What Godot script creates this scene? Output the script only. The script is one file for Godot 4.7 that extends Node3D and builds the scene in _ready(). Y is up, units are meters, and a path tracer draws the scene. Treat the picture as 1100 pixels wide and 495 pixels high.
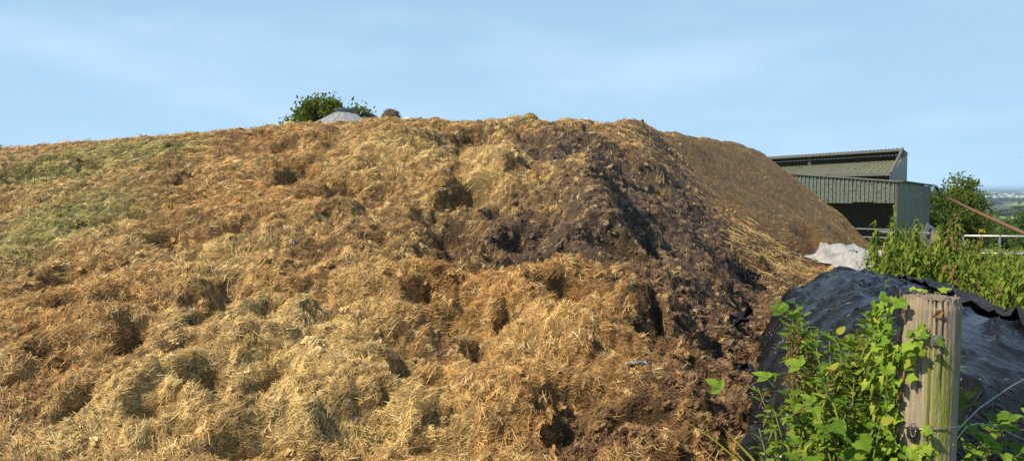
extends Node3D
# World: metres, y up, the eye stands at x 0, z 0 and looks towards -z. "d" below is the distance -z.

const EYE := 1.7
# toe line of the heap: x, d
const TOE := [[0.4, 2.0], [1.0, 3.5], [1.46, 4.95], [2.6, 8.0], [3.8, 11.4], [6.7, 17.8], [10.6, 23.0], [11.6, 25.0], [11.2, 27.5], [8.5, 29.5], [0.0, 31.0], [-40.0, 33.0]]
const CAPX := [-30.0, -14.0, -9.5, -7.5, -5.0, -2.5, 0.0, 2.0, 5.0, 8.0, 12.0]
const CAPY := [0.8, 1.68, 2.16, 2.50, 2.83, 3.06, 3.00, 3.10, 3.22, 3.08, 3.0]
# lumps and hollows of the matted surface: x, d, half width, half depth, height
const LUMPS := [[6.9, 18.4, 0.3, 0.35, 0.18], [7.5, 19.4, 0.3, 0.4, -0.15], [6.3, 17.2, 0.22, 0.25, 0.16], [8.3, 20.3, 0.35, 0.4, 0.15], [4.9, 14.6, 0.2, 0.22, 0.2], [5.6, 16.0, 0.22, 0.25, -0.14], [2.95, 18.8, 0.6, 1.5, 0.2], [4.0, 13.2, 0.22, 0.3, 0.25], [4.6, 14.6, 0.25, 0.3, -0.2], [3.5, 12.4, 0.3, 0.4, -0.1], [5.2, 15.6, 0.3, 0.4, 0.2], [6.0, 17.0, 0.3, 0.4, -0.15], [-2.79, 10.4, 0.14, 0.18, -0.2], [-2.06, 9.82, 0.15, 0.2, -0.2], [-1.61, 9.23, 0.12, 0.17, -0.12], [-1.57, 6.64, 0.17, 0.13, -0.16], [-4.23, 10.54, 0.11, 0.14, -0.14], [-3.24, 6.47, 0.08, 0.12, -0.13], [-2.85, 5.85, 0.06, 0.12, -0.16], [-2.84, 5.07, 0.05, 0.12, -0.1], [-6.26, 10.4, 0.27, 0.2, -0.14], [-0.74, 6.64, 0.09, 0.14, -0.18], [-0.6, 8.41, 0.15, 0.2, -0.2], [-0.43, 12.94, 0.34, 0.34, -0.3], [0.28, 11.92, 0.13, 0.29, -0.3], [1.52, 14.35, 0.12, 0.29, -0.16], [-0.46, 9.3, 0.19, 0.18, -0.2], [0.44, 7.54, 0.12, 0.12, -0.2], [1.04, 8.04, 0.22, 0.12, -0.2], [1.1, 6.16, 0.1, 0.12, -0.2], [0.42, 4.78, 0.1, 0.13, -0.16], [3.25, 11.25, 0.27, 0.84, -0.12], [-0.02, 6.27, 0.06, 0.12, -0.14], [1.21, 6.64, 0.05, 0.12, -0.14], [-2.53, 6.92, 0.09, 0.12, -0.14], [-1.96, 7.56, 0.15, 0.12, -0.16], [-0.96, 4.86, 0.14, 0.12, -0.16], [-2.4, 5.1, 0.06, 0.12, -0.08], [-0.71, 7.54, 0.13, 0.12, -0.2], [0.15, 8.19, 0.16, 0.16, -0.25], [0.42, 6.47, 0.08, 0.12, -0.14], [-0.21, 5.82, 0.06, 0.12, -0.1], [1.52, 9.18, 0.16, 0.47, -0.2], [1.42, 5.74, 0.1, 0.17, -0.14], [-1.91, 6.22, 0.08, 0.12, -0.1], [-4.06, 7.02, 0.09, 0.12, -0.1], [-2.46, 6.22, 0.07, 0.12, -0.1], [-1.61, 5.46, 0.08, 0.12, -0.1], [-3.41, 5.46, 0.05, 0.12, -0.08], [-0.78, 5.52, 0.06, 0.12, -0.1], [-3.52, 8.05, 0.12, 0.12, -0.12], [-4.4, 8.47, 0.1, 0.12, -0.1], [-2.8, 8.19, 0.11, 0.12, -0.1], [-0.24, 10.15, 0.36, 0.72, 0.34], [0.83, 9.77, 0.37, 0.63, 0.32], [0.35, 5.92, 0.38, 0.31, 0.22], [-0.48, 5.12, 0.33, 0.38, 0.14], [-1.26, 7.12, 0.34, 0.37, 0.16], [3.22, 12.3, 0.29, 0.73, 0.34], [1.18, 7.15, 0.3, 0.29, 0.2], [-0.07, 11.42, 0.31, 0.43, 0.25], [1.74, 13.37, 0.47, 0.61, 0.25], [-1.88, 12.28, 0.36, 0.37, 0.12], [-1.66, 6.38, 0.3, 0.28, 0.12], [-2.16, 5.71, 0.4, 0.33, 0.1], [0.08, 6.64, 0.27, 0.22, 0.16], [2.46, 13.87, 0.41, 1.07, 0.3], [0.94, 8.81, 0.31, 0.45, 0.25], [1.04, 5.19, 0.18, 0.25, 0.16], [-2.03, 8.62, 0.36, 0.33, 0.14], [-0.8, 9.63, 0.23, 0.38, 0.15], [0.33, 7.02, 0.25, 0.2, 0.2], [-3.34, 6.14, 0.33, 0.23, 0.1], [-0.47, 7.92, 0.23, 0.18, 0.2], [4.45, 20.39, 0.48, 0.61, 0.15]]
# colour patches of the surface: x, d, half width, half depth, kind (0 rotted grey, 1 dark brown, a few set in hollows, 2 orange brown, 3 green, 4 pale, 5 grey-brown on the far flank)
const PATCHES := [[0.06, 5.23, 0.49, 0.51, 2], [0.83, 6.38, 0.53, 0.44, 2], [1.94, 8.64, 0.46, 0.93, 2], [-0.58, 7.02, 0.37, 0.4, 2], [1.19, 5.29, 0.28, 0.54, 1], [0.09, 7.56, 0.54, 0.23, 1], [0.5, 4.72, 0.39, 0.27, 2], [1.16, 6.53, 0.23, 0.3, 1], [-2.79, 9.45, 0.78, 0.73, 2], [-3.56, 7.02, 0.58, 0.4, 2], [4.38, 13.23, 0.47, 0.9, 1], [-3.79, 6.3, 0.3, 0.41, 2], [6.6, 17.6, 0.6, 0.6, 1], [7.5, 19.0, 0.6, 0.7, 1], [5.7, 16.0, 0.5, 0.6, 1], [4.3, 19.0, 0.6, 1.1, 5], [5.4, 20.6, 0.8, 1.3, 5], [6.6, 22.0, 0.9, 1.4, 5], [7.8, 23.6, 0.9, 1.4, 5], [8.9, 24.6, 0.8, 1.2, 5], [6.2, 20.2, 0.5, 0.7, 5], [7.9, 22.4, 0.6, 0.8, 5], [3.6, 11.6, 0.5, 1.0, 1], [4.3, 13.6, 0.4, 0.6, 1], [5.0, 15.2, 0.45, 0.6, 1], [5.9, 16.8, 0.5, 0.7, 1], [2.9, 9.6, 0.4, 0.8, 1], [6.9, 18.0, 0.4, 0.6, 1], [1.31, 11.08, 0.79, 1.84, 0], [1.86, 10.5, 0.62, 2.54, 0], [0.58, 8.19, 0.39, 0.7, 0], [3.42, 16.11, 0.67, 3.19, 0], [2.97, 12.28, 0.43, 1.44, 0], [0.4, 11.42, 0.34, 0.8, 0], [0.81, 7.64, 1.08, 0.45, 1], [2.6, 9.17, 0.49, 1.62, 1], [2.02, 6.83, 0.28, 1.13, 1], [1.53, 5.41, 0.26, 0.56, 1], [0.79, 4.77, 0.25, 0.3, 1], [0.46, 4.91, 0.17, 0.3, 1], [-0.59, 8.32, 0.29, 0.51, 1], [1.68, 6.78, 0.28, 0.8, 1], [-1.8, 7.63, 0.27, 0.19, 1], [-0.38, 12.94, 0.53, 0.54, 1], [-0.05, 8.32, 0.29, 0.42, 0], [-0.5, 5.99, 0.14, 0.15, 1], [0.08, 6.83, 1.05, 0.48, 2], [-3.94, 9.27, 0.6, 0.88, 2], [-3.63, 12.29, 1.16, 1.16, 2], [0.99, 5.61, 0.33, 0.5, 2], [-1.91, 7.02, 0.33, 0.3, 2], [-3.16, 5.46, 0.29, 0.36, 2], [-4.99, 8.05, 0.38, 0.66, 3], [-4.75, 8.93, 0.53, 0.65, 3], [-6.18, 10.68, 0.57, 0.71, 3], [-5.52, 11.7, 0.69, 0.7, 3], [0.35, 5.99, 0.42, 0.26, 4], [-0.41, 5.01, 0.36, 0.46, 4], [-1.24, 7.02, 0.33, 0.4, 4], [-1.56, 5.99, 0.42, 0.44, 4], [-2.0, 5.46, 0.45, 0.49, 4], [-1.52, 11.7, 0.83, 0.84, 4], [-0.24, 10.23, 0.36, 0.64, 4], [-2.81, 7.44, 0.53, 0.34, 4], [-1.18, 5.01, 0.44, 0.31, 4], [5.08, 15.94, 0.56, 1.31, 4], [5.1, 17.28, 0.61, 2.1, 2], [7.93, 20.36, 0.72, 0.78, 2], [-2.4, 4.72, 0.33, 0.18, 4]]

var rng := RandomNumberGenerator.new()
var M := {}
var taken := {}


# ---------------------------------------------------------------- helpers
func numbered(called: String) -> String:
	if not taken.has(called):
		taken[called] = 0
		return called
	taken[called] += 1
	return "%s_%03d" % [called, taken[called]]


func tag(o: Node, label: String, category: String, group := "", kind := "") -> void:
	if label: o.set_meta("label", label)
	if category: o.set_meta("category", category)
	if group: o.set_meta("group", group)
	if kind: o.set_meta("kind", kind)


func thing(called: String, at: Vector3, label: String, category: String, group := "") -> Node3D:
	var o := Node3D.new()
	o.name = numbered(called)
	add_child(o)
	o.position = at
	tag(o, label, category, group)
	return o


func part(called: String, mesh: Mesh, mat: Material, parent: Node, xf := Transform3D()) -> MeshInstance3D:
	var o := MeshInstance3D.new()
	o.name = numbered(called) if parent == self else called
	o.mesh = mesh
	o.material_override = mat
	o.transform = xf
	parent.add_child(o, true)
	return o


func build(st: SurfaceTool, called: String, mat: Material, parent: Node, smooth := true) -> MeshInstance3D:
	st.generate_normals()
	return part(called, st.commit(), mat, parent)


func tool(smooth := false) -> SurfaceTool:
	var st := SurfaceTool.new()
	st.begin(Mesh.PRIMITIVE_TRIANGLES)
	st.set_smooth_group(0 if smooth else -1)
	return st


func quad(st: SurfaceTool, a: Vector3, b: Vector3, c: Vector3, d: Vector3) -> void:
	for v in [a, b, c, a, c, d]:
		st.add_vertex(v)


# a box between two points along a length, with width w (across) and height h
func bar(st: SurfaceTool, a: Vector3, b: Vector3, w: float, h: float, up := Vector3.UP) -> void:
	var f := (b - a).normalized()
	if absf(f.dot(up)) > 0.99:
		up = Vector3.RIGHT
	var s := f.cross(up).normalized() * w * 0.5
	var u := s.cross(f).normalized() * h * 0.5
	var p := [a - s - u, a + s - u, a + s + u, a - s + u, b - s - u, b + s - u, b + s + u, b - s + u]
	for q in [[0, 1, 2, 3], [5, 4, 7, 6], [1, 5, 6, 2], [4, 0, 3, 7], [3, 2, 6, 7], [4, 5, 1, 0]]:
		quad(st, p[q[3]], p[q[2]], p[q[1]], p[q[0]])


# an eight-cornered block with small chamfers
func block_mesh(size: Vector3, bev: float) -> ArrayMesh:
	var st := tool()
	var h := size * 0.5
	var pts := {}
	for ax in 3:
		for sg in [-1.0, 1.0]:
			var n := Vector3.ZERO
			n[ax] = sg
			var u := Vector3.ZERO
			u[(ax + 1) % 3] = 1
			var v := Vector3.ZERO
			v[(ax + 2) % 3] = 1
			var hu := h[(ax + 1) % 3] - bev
			var hv := h[(ax + 2) % 3] - bev
			var c := n * h[ax]
			var q := [c - u * hu - v * hv, c + u * hu - v * hv, c + u * hu + v * hv, c - u * hu + v * hv]
			if sg > 0: q.reverse()
			quad(st, q[0], q[1], q[2], q[3])
	for ax in 3:
		for s1 in [-1.0, 1.0]:
			for s2 in [-1.0, 1.0]:
				var a1 := (ax + 1) % 3
				var a2 := (ax + 2) % 3
				var q := []
				for e in [[-1.0, 0], [1.0, 0], [1.0, 1], [-1.0, 1]]:
					var p := Vector3.ZERO
					p[ax] = e[0] * (h[ax] - bev)
					p[a1] = s1 * (h[a1] - (bev if e[1] == 1 else 0.0))
					p[a2] = s2 * (h[a2] - (0.0 if e[1] == 1 else bev))
					q.append(p)
				if s1 * s2 > 0: q.reverse()
				quad(st, q[0], q[1], q[2], q[3])
	st.generate_normals()
	return st.commit()


# a tapered tube along points
func tube(st: SurfaceTool, pts: Array, radii: Array, sides := 7, caps := true) -> void:
	var rings := []
	var ref := Vector3.UP
	for i in pts.size():
		var f: Vector3 = (pts[mini(i + 1, pts.size() - 1)] - pts[maxi(i - 1, 0)]).normalized()
		if absf(f.dot(ref)) > 0.95:
			ref = Vector3.RIGHT if absf(f.x) < 0.9 else Vector3.FORWARD
		var s := f.cross(ref).normalized()
		var u := s.cross(f).normalized()
		ref = u
		var ring := []
		for k in sides:
			var a := TAU * k / sides
			ring.append(pts[i] + (s * cos(a) + u * sin(a)) * radii[i])
		rings.append(ring)
	for i in pts.size() - 1:
		for k in sides:
			var k2 := (k + 1) % sides
			quad(st, rings[i][k], rings[i][k2], rings[i + 1][k2], rings[i + 1][k])
	if caps:
		for e in [0, pts.size() - 1]:
			for k in sides:
				var k2 := (k + 1) % sides
				st.add_vertex(pts[e])
				st.add_vertex(rings[e][k2 if e == 0 else k])
				st.add_vertex(rings[e][k if e == 0 else k2])


func noise(freq: float, sd: int, oct := 3, kind := FastNoiseLite.TYPE_SIMPLEX_SMOOTH) -> FastNoiseLite:
	var n := FastNoiseLite.new()
	n.noise_type = kind
	n.seed = sd
	n.frequency = freq
	n.fractal_octaves = oct
	if oct <= 1:
		n.fractal_type = FastNoiseLite.FRACTAL_NONE
	return n


func noise_tex(freq: float, sd: int, lo: Color, hi: Color, oct := 4, size := 512, ridged := false) -> NoiseTexture2D:
	var t := NoiseTexture2D.new()
	t.width = size
	t.height = size
	t.seamless = true
	var n := noise(freq, sd, oct)
	if ridged:
		n.fractal_type = FastNoiseLite.FRACTAL_RIDGED
	t.noise = n
	var g := Gradient.new()
	g.set_color(0, lo)
	g.set_color(1, hi)
	t.color_ramp = g
	return t


func lin(r: float, g: float, b: float) -> Color:
	return Color(r, g, b).linear_to_srgb()


func mat(called: String, col: Color, rough := 0.8, metal := 0.0) -> StandardMaterial3D:
	var m := StandardMaterial3D.new()
	m.resource_name = called
	m.albedo_color = col
	m.roughness = rough
	m.metallic = metal
	m.cull_mode = BaseMaterial3D.CULL_DISABLED
	M[called] = m
	return m


func speckled(m: StandardMaterial3D, tex: Texture2D, scale: float, in_world := true) -> StandardMaterial3D:
	m.albedo_texture = tex
	m.uv1_triplanar = true
	m.uv1_world_triplanar = in_world
	m.uv1_scale = Vector3.ONE * scale
	return m


func relief(m: StandardMaterial3D, tex: Texture2D, cm: float) -> StandardMaterial3D:
	m.heightmap_enabled = true
	m.heightmap_texture = tex
	m.heightmap_scale = cm
	return m


# ---------------------------------------------------------------- the lie of the land
func ground_y(x: float, d: float) -> float:
	var r := sqrt(x * x + d * d)
	var y := -0.25 * smoothstep(10.0, 20.0, d) * smoothstep(6.0, 11.0, x)
	y -= 2.0 * smoothstep(25.0, 37.0, d)
	y -= 0.05 * clampf(r - 37.0, 0.0, 60.0)
	y -= 38.0 * smoothstep(70.0, 650.0, r)
	if r > 400.0:
		y += 3.0 * sin(x * 0.004 + 1.0) * sin(d * 0.0031) * smoothstep(400.0, 1500.0, r)
		y += 46.0 * smoothstep(6500.0, 10500.0, r) * (0.82 + 0.18 * sin(x * 0.0011 + 2.0) * sin(d * 0.0009) + 0.08 * sin(x * 0.0035))
	return y


func toe_dist(x: float, d: float) -> float:
	var best := 1e9
	var sg := 1.0
	for i in TOE.size() - 1:
		var ax: float = TOE[i][0]
		var ad: float = TOE[i][1]
		var ex: float = TOE[i + 1][0] - ax
		var ed: float = TOE[i + 1][1] - ad
		var t := clampf(((x - ax) * ex + (d - ad) * ed) / (ex * ex + ed * ed), 0.0, 1.0)
		var dx := x - ax - t * ex
		var dd := d - ad - t * ed
		var r := dx * dx + dd * dd
		if r < best:
			best = r
			sg = signf(ex * dd - ed * dx)
	return sqrt(best) * sg


func smin(a: float, b: float, k: float) -> float:
	var h := clampf(0.5 + 0.5 * (b - a) / k, 0.0, 1.0)
	return lerpf(b, a, h) - k * h * (1.0 - h)


func heap_base(x: float, d: float) -> float:
	var cap := 0.0
	if x <= CAPX[0]:
		cap = CAPY[0]
	else:
		cap = CAPY[CAPY.size() - 1]
		for i in CAPX.size() - 1:
			if x < CAPX[i + 1]:
				cap = lerpf(CAPY[i], CAPY[i + 1], (x - CAPX[i]) / (CAPX[i + 1] - CAPX[i]))
				break
	var s := toe_dist(x, d)
	var f := -smin(-0.86 * s, -0.13 * (s + 1.0), 0.12)   # the flank, with an apron of litter at its foot
	return smin(smin(0.30 * (d - 4.0), cap, 0.7), f, 0.5)


# ---------------------------------------------------------------- camera, sky, sun
func set_the_light() -> void:
	var cam := Camera3D.new()
	cam.name = "camera"
	cam.fov = 32.57
	cam.near = 0.05
	cam.far = 30000.0
	add_child(cam)
	cam.position = Vector3(0, EYE, 0)
	cam.rotation_degrees = Vector3(-2.94, 0, 0)
	cam.current = true

	var env := Environment.new()
	env.background_mode = Environment.BG_SKY
	var sm := ProceduralSkyMaterial.new()
	sm.sky_top_color = Color(0.37, 0.54, 0.74)
	sm.sky_horizon_color = Color(0.72, 0.87, 0.98)
	sm.sky_curve = 0.5
	sm.ground_bottom_color = Color(0.25, 0.25, 0.18)
	sm.ground_horizon_color = Color(0.55, 0.62, 0.62)
	sm.sun_angle_max = 12.0
	sm.sun_curve = 0.1
	# thin high cloud, all round
	var im := Image.create(1024, 512, false, Image.FORMAT_RGBA8)
	var n1 := noise(0.9, 5, 4)
	var n2 := noise(2.6, 9, 4)
	for y in 256:
		var el := (0.5 - (y + 0.5) / 512.0) * PI
		for x in 1024:
			var az := x / 1024.0 * TAU
			var p := Vector3(cos(az) * cos(el), sin(el) * 4.5, sin(az) * cos(el)) * 1.6
			var v := n1.get_noise_3dv(p) * 0.7 + n2.get_noise_3dv(p + Vector3(3, 1, 7)) * 0.4
			im.set_pixel(x, y, Color(1, 1, 1, clampf(v * 1.0 + 0.02, 0.0, 1.0) * 0.18))
	sm.sky_cover = ImageTexture.create_from_image(im)
	sm.sky_cover_modulate = Color(1.0, 0.98, 0.97)
	var sky := Sky.new()
	sky.sky_material = sm
	env.sky = sky
	env.background_energy_multiplier = 0.75
	env.tonemap_mode = Environment.TONE_MAPPER_LINEAR
	env.tonemap_exposure = 1.40
	env.sdfgi_enabled = true
	env.ssao_enabled = true
	env.ssil_enabled = true
	env.fog_enabled = true
	env.fog_density = 0.00009
	env.fog_light_color = Color(0.72, 0.84, 0.95)
	var we := WorldEnvironment.new()
	we.name = "environment"
	we.environment = env
	add_child(we)

	var sun := DirectionalLight3D.new()
	sun.name = "sun"
	sun.light_energy = 1.6
	sun.light_color = Color(1.0, 0.945, 0.84)
	sun.light_angular_distance = 0.5
	sun.shadow_enabled = true
	add_child(sun)
	var el := deg_to_rad(46.0)
	var az := deg_to_rad(63.0)   # to the left of straight behind the camera
	var to_sun := Vector3(-sin(az) * cos(el), sin(el), cos(az) * cos(el))
	sun.look_at_from_position(to_sun * 50.0, Vector3.ZERO, Vector3.UP)


# creases of stretched film: long thin ridges that cross at low angles (height map)
func crease_image(sd: int) -> Image:
	var n := 512
	var im := Image.create(n, n, false, Image.FORMAT_RGBA8)
	var a := noise(1.0, sd, 2)
	var b := noise(1.0, sd + 1, 2)
	var c := noise(0.012, sd + 2, 3)
	for y in n:
		for x in n:
			var p := x * 0.86 + y * 0.5
			var q := y * 0.86 - x * 0.5
			var p2 := x * 0.6 - y * 0.8
			var q2 := y * 0.6 + x * 0.8
			var v1 := pow(1.0 - absf(a.get_noise_2d(p * 0.006, q * 0.045)), 14.0)
			var v2 := pow(1.0 - absf(b.get_noise_2d(p2 * 0.009, q2 * 0.05)), 18.0)
			var h := clampf(0.25 + 0.45 * v1 + 0.35 * v2 + 0.25 * c.get_noise_2d(x, y), 0.0, 1.0)
			im.set_pixel(x, y, Color(h, h, h))
	return im


# ---------------------------------------------------------------- materials
func set_materials() -> void:
	var fine := noise_tex(0.03, 11, Color(0.55, 0.55, 0.55), Color(1, 1, 1), 5)
	var rough := noise_tex(0.012, 21, Color(0.72, 0.70, 0.68), Color(1, 1, 1), 5)
	var fibre := noise_tex(0.05, 31, Color(0.35, 0.35, 0.35), Color(1, 1, 1), 4, 512, true)
	M.fibre = fibre
	M.fine = fine
	var m := mat("matted_grass", Color.WHITE, 0.95)
	m.vertex_color_use_as_albedo = true
	speckled(m, fibre, 2.3)
	relief(m, fibre, 2.5)
	m = mat("straw", Color.WHITE, 0.75)
	m.vertex_color_use_as_albedo = true
	m = mat("land", Color.WHITE, 0.95)
	m.vertex_color_use_as_albedo = true
	speckled(m, rough, 0.4)
	# black sheeting
	var wrinkle := ImageTexture.create_from_image(crease_image(41))
	m = mat("black_sheeting", lin(0.009, 0.009, 0.010), 0.32)
	m.metallic_specular = 0.36
	var dusty := noise_tex(0.02, 43, lin(0.006, 0.006, 0.007), lin(0.045, 0.042, 0.037), 6, 1024)
	var dg := dusty.color_ramp
	dg.add_point(0.55, lin(0.010, 0.010, 0.011))
	dg.add_point(0.74, lin(0.020, 0.019, 0.018))
	relief(speckled(m, dusty, 0.45), wrinkle, 2.6)
	m.albedo_color = Color.WHITE
	m = mat("dull_sheeting", lin(0.016, 0.016, 0.018), 0.62)
	relief(speckled(m, dusty, 0.8), wrinkle, 2.0)
	m.albedo_color = Color.WHITE
	m = relief(mat("clear_film", lin(0.42, 0.42, 0.42), 0.33), wrinkle, 4.0)
	m.uv1_triplanar = true
	m.uv1_world_triplanar = true
	m.uv1_scale = Vector3.ONE * 0.9
	m.backlight_enabled = true
	m.backlight = Color(0.6, 0.6, 0.6)
	# barn
	var stained := noise_tex(0.010, 61, Color(0.42, 0.30, 0.22), Color(1, 1, 1), 6, 1024)
	stained.color_ramp.add_point(0.26, Color(0.62, 0.56, 0.50))
	stained.color_ramp.add_point(0.36, Color(0.86, 0.86, 0.84))
	m = mat("green_cladding", lin(0.15, 0.18, 0.16), 0.45)
	speckled(m, stained, 0.6)
	m = mat("roof_sheet", lin(0.165, 0.175, 0.115), 0.8)
	speckled(m, stained, 0.4)
	m = mat("grey_trim", lin(0.16, 0.165, 0.16), 0.7)
	speckled(m, rough, 1.5)
	m = mat("dark_timber", lin(0.05, 0.045, 0.04), 0.9)
	speckled(m, rough, 1.5)
	m = mat("black_plastic", lin(0.015, 0.015, 0.016), 0.4)
	m = mat("rust", lin(0.27, 0.13, 0.07), 0.85)
	speckled(m, fine, 1.5)
	m = mat("galvanised", lin(0.50, 0.52, 0.54), 0.45, 0.75)
	speckled(m, rough, 4.0)
	m = mat("pale_panel", lin(0.22, 0.235, 0.25), 0.6)
	speckled(m, rough, 1.5)
	m = mat("barn_floor", lin(0.09, 0.07, 0.05), 0.95)
	speckled(m, rough, 1.0)
	m = mat("concrete", lin(0.24, 0.23, 0.21), 0.9)
	speckled(m, rough, 1.0)
	m = mat("tank_grey", lin(0.34, 0.36, 0.38), 0.55)
	speckled(m, rough, 0.5)
	m = mat("post_timber", Color.WHITE, 0.88)
	m.vertex_color_use_as_albedo = true
	relief(m, fine, 0.4)
	m.uv1_triplanar = true
	m.uv1_scale = Vector3(9, 2, 9)
	m = mat("weathered_timber", lin(0.30, 0.21, 0.13), 0.9)
	speckled(m, fine, 3.0)
	m = mat("steel_wire", lin(0.30, 0.29, 0.28), 0.45, 0.8)
	m = mat("bolt_steel", lin(0.42, 0.42, 0.42), 0.5, 0.7)
	speckled(m, fine, 20.0)
	m = mat("bark", lin(0.09, 0.07, 0.05), 0.95)
	# leaves
	for a in [["nettle_0", 0.050, 0.095, 0.012], ["nettle_1", 0.075, 0.130, 0.015], ["nettle_2", 0.115, 0.175, 0.02], ["nettle_3", 0.21, 0.21, 0.03],
			["bramble_0", 0.065, 0.120, 0.015], ["bramble_1", 0.13, 0.20, 0.025], ["ivy_0", 0.10, 0.175, 0.02], ["ivy_1", 0.17, 0.25, 0.03], ["ivy_2", 0.26, 0.29, 0.045],
			["dead_leaf", 0.23, 0.115, 0.040], ["seed_head", 0.17, 0.105, 0.045], ["far_leaf_0", 0.05, 0.078, 0.016], ["far_leaf_1", 0.080, 0.110, 0.022], ["far_leaf_2", 0.035, 0.065, 0.022],
			["weed_0", 0.070, 0.122, 0.014], ["weed_1", 0.105, 0.160, 0.02], ["weed_2", 0.155, 0.19, 0.03]]:
		m = mat(a[0], lin(a[1], a[2], a[3]), 0.7)
		m.metallic_specular = 0.12
		m.backlight_enabled = true   # light that comes through a leaf is the yellower green of its tissue
		var top: float = maxf(a[1] * 1.25, a[2])
		m.backlight = lin(a[1] * 1.25 / top * 0.17, a[2] / top * 0.17, a[3] * 0.5 / top * 0.17)
	M.ivy_0.roughness = 0.45
	mat("stem_green", lin(0.10, 0.13, 0.04), 0.7)
	mat("stem_red", lin(0.15, 0.07, 0.045), 0.7)
	mat("yellow_petal", lin(0.75, 0.50, 0.02), 0.7)
	mat("bird_dark", lin(0.02, 0.02, 0.022), 0.8)
	mat("white_wall", lin(0.72, 0.70, 0.66), 0.9)
	mat("red_roof", lin(0.20, 0.13, 0.11), 0.9)


# ---------------------------------------------------------------- ground
func make_ground() -> void:
	var rings := 250
	var us := []
	for k in 360:   # finer in front of the camera and to the right, where the far country shows
		pass
	var a := -PI
	while a < PI:
		us.append(a)
		var f := absf(a - 0.5)
		a += deg_to_rad(0.22 if f < 0.2 else (0.8 if f < 1.2 else 3.0))
	var cols := us.size()
	var cell := noise(1.0 / 430.0, 77, 1, FastNoiseLite.TYPE_CELLULAR)
	cell.cellular_return_type = FastNoiseLite.RETURN_CELL_VALUE
	cell.cellular_distance_function = FastNoiseLite.DISTANCE_MANHATTAN
	var small := noise(0.5, 3, 4)
	var verts := PackedVector3Array()
	var cols_arr := PackedColorArray()
	var norms := PackedVector3Array()
	var rr := []
	for i in rings:
		rr.append(0.3 * pow(12500.0 / 0.3, i / float(rings - 1)))
	for i in rings:
		for j in cols:
			var x: float = sin(us[j]) * rr[i]
			var d: float = cos(us[j]) * rr[i]
			var r: float = rr[i]
			verts.append(Vector3(x, ground_y(x, d), -d))
			var e := 0.02 * r + 0.1
			norms.append(Vector3(ground_y(x - e, d) - ground_y(x + e, d), 2 * e, -(ground_y(x, d - e) - ground_y(x, d + e))).normalized())
			var nv := small.get_noise_2d(x, d)
			var c := Color(0.085, 0.105, 0.035).lerp(Color(0.14, 0.12, 0.06), clampf(0.35 + nv, 0, 1))
			if d < 22.0 and d > 3.3 and x < 7.5 + 0.12 * d:   # trodden mud and litter round the heap
				c = Color(0.11, 0.072, 0.036).lerp(Color(0.20, 0.135, 0.065), clampf(0.4 + nv * 1.3, 0, 1))
			if d > 10.0 and x > 8.5:
				c = Color(0.20, 0.24, 0.062).lerp(Color(0.26, 0.27, 0.09), clampf(0.4 + nv, 0, 1))
			if r > 300.0:
				var cv := cell.get_noise_2d(x, d * 0.7)
				var f := fposmod(cv * 7.3, 1.0)
				c = Color(0.12, 0.175, 0.05)
				if f < 0.42: c = Color(0.24, 0.30, 0.085)
				elif f < 0.6: c = Color(0.34, 0.31, 0.14)
				elif f < 0.7: c = Color(0.06, 0.09, 0.035)
			cols_arr.append(c)
	var idx := PackedInt32Array()
	for i in rings - 1:
		for j in cols:
			var j2 := (j + 1) % cols
			var p := i * cols + j
			var q := i * cols + j2
			idx.append_array([p, p + cols, q, q, p + cols, q + cols])
	var arr := []
	arr.resize(Mesh.ARRAY_MAX)
	arr[Mesh.ARRAY_VERTEX] = verts
	arr[Mesh.ARRAY_NORMAL] = norms
	arr[Mesh.ARRAY_COLOR] = cols_arr
	arr[Mesh.ARRAY_INDEX] = idx
	var am := ArrayMesh.new()
	am.add_surface_from_arrays(Mesh.PRIMITIVE_TRIANGLES, arr)
	var g := part("ground", am, M.land, self)
	g.set_meta("kind", "structure")


# ---------------------------------------------------------------- the heap
var hp_v := PackedVector3Array()
var hp_n := PackedVector3Array()
var hp_c := PackedColorArray()
var hp_h := PackedFloat32Array()
var hp_dark := PackedFloat32Array()
var HI := 460
var HJ := 660


func col_u(j: int) -> float:
	var k := j / float(HJ - 1)
	return lerpf(-1.6, -0.74, k / 0.07) if k < 0.07 else lerpf(-0.74, 0.52, (k - 0.07) / 0.93)


func u_col(u: float) -> int:
	var k := (u + 1.6) / 0.86 * 0.07 if u < -0.74 else 0.07 + (u + 0.74) / 1.26 * 0.93
	return clampi(int(k * (HJ - 1)), 0, HJ - 1)


func row_d(i: int) -> float:
	return 2.7 * pow(31.5 / 2.7, i / float(HI - 1))


func d_row(d: float) -> int:
	return clampi(int(log(maxf(d, 2.7) / 2.7) / log(31.5 / 2.7) * (HI - 1)), 0, HI - 1)


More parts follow.
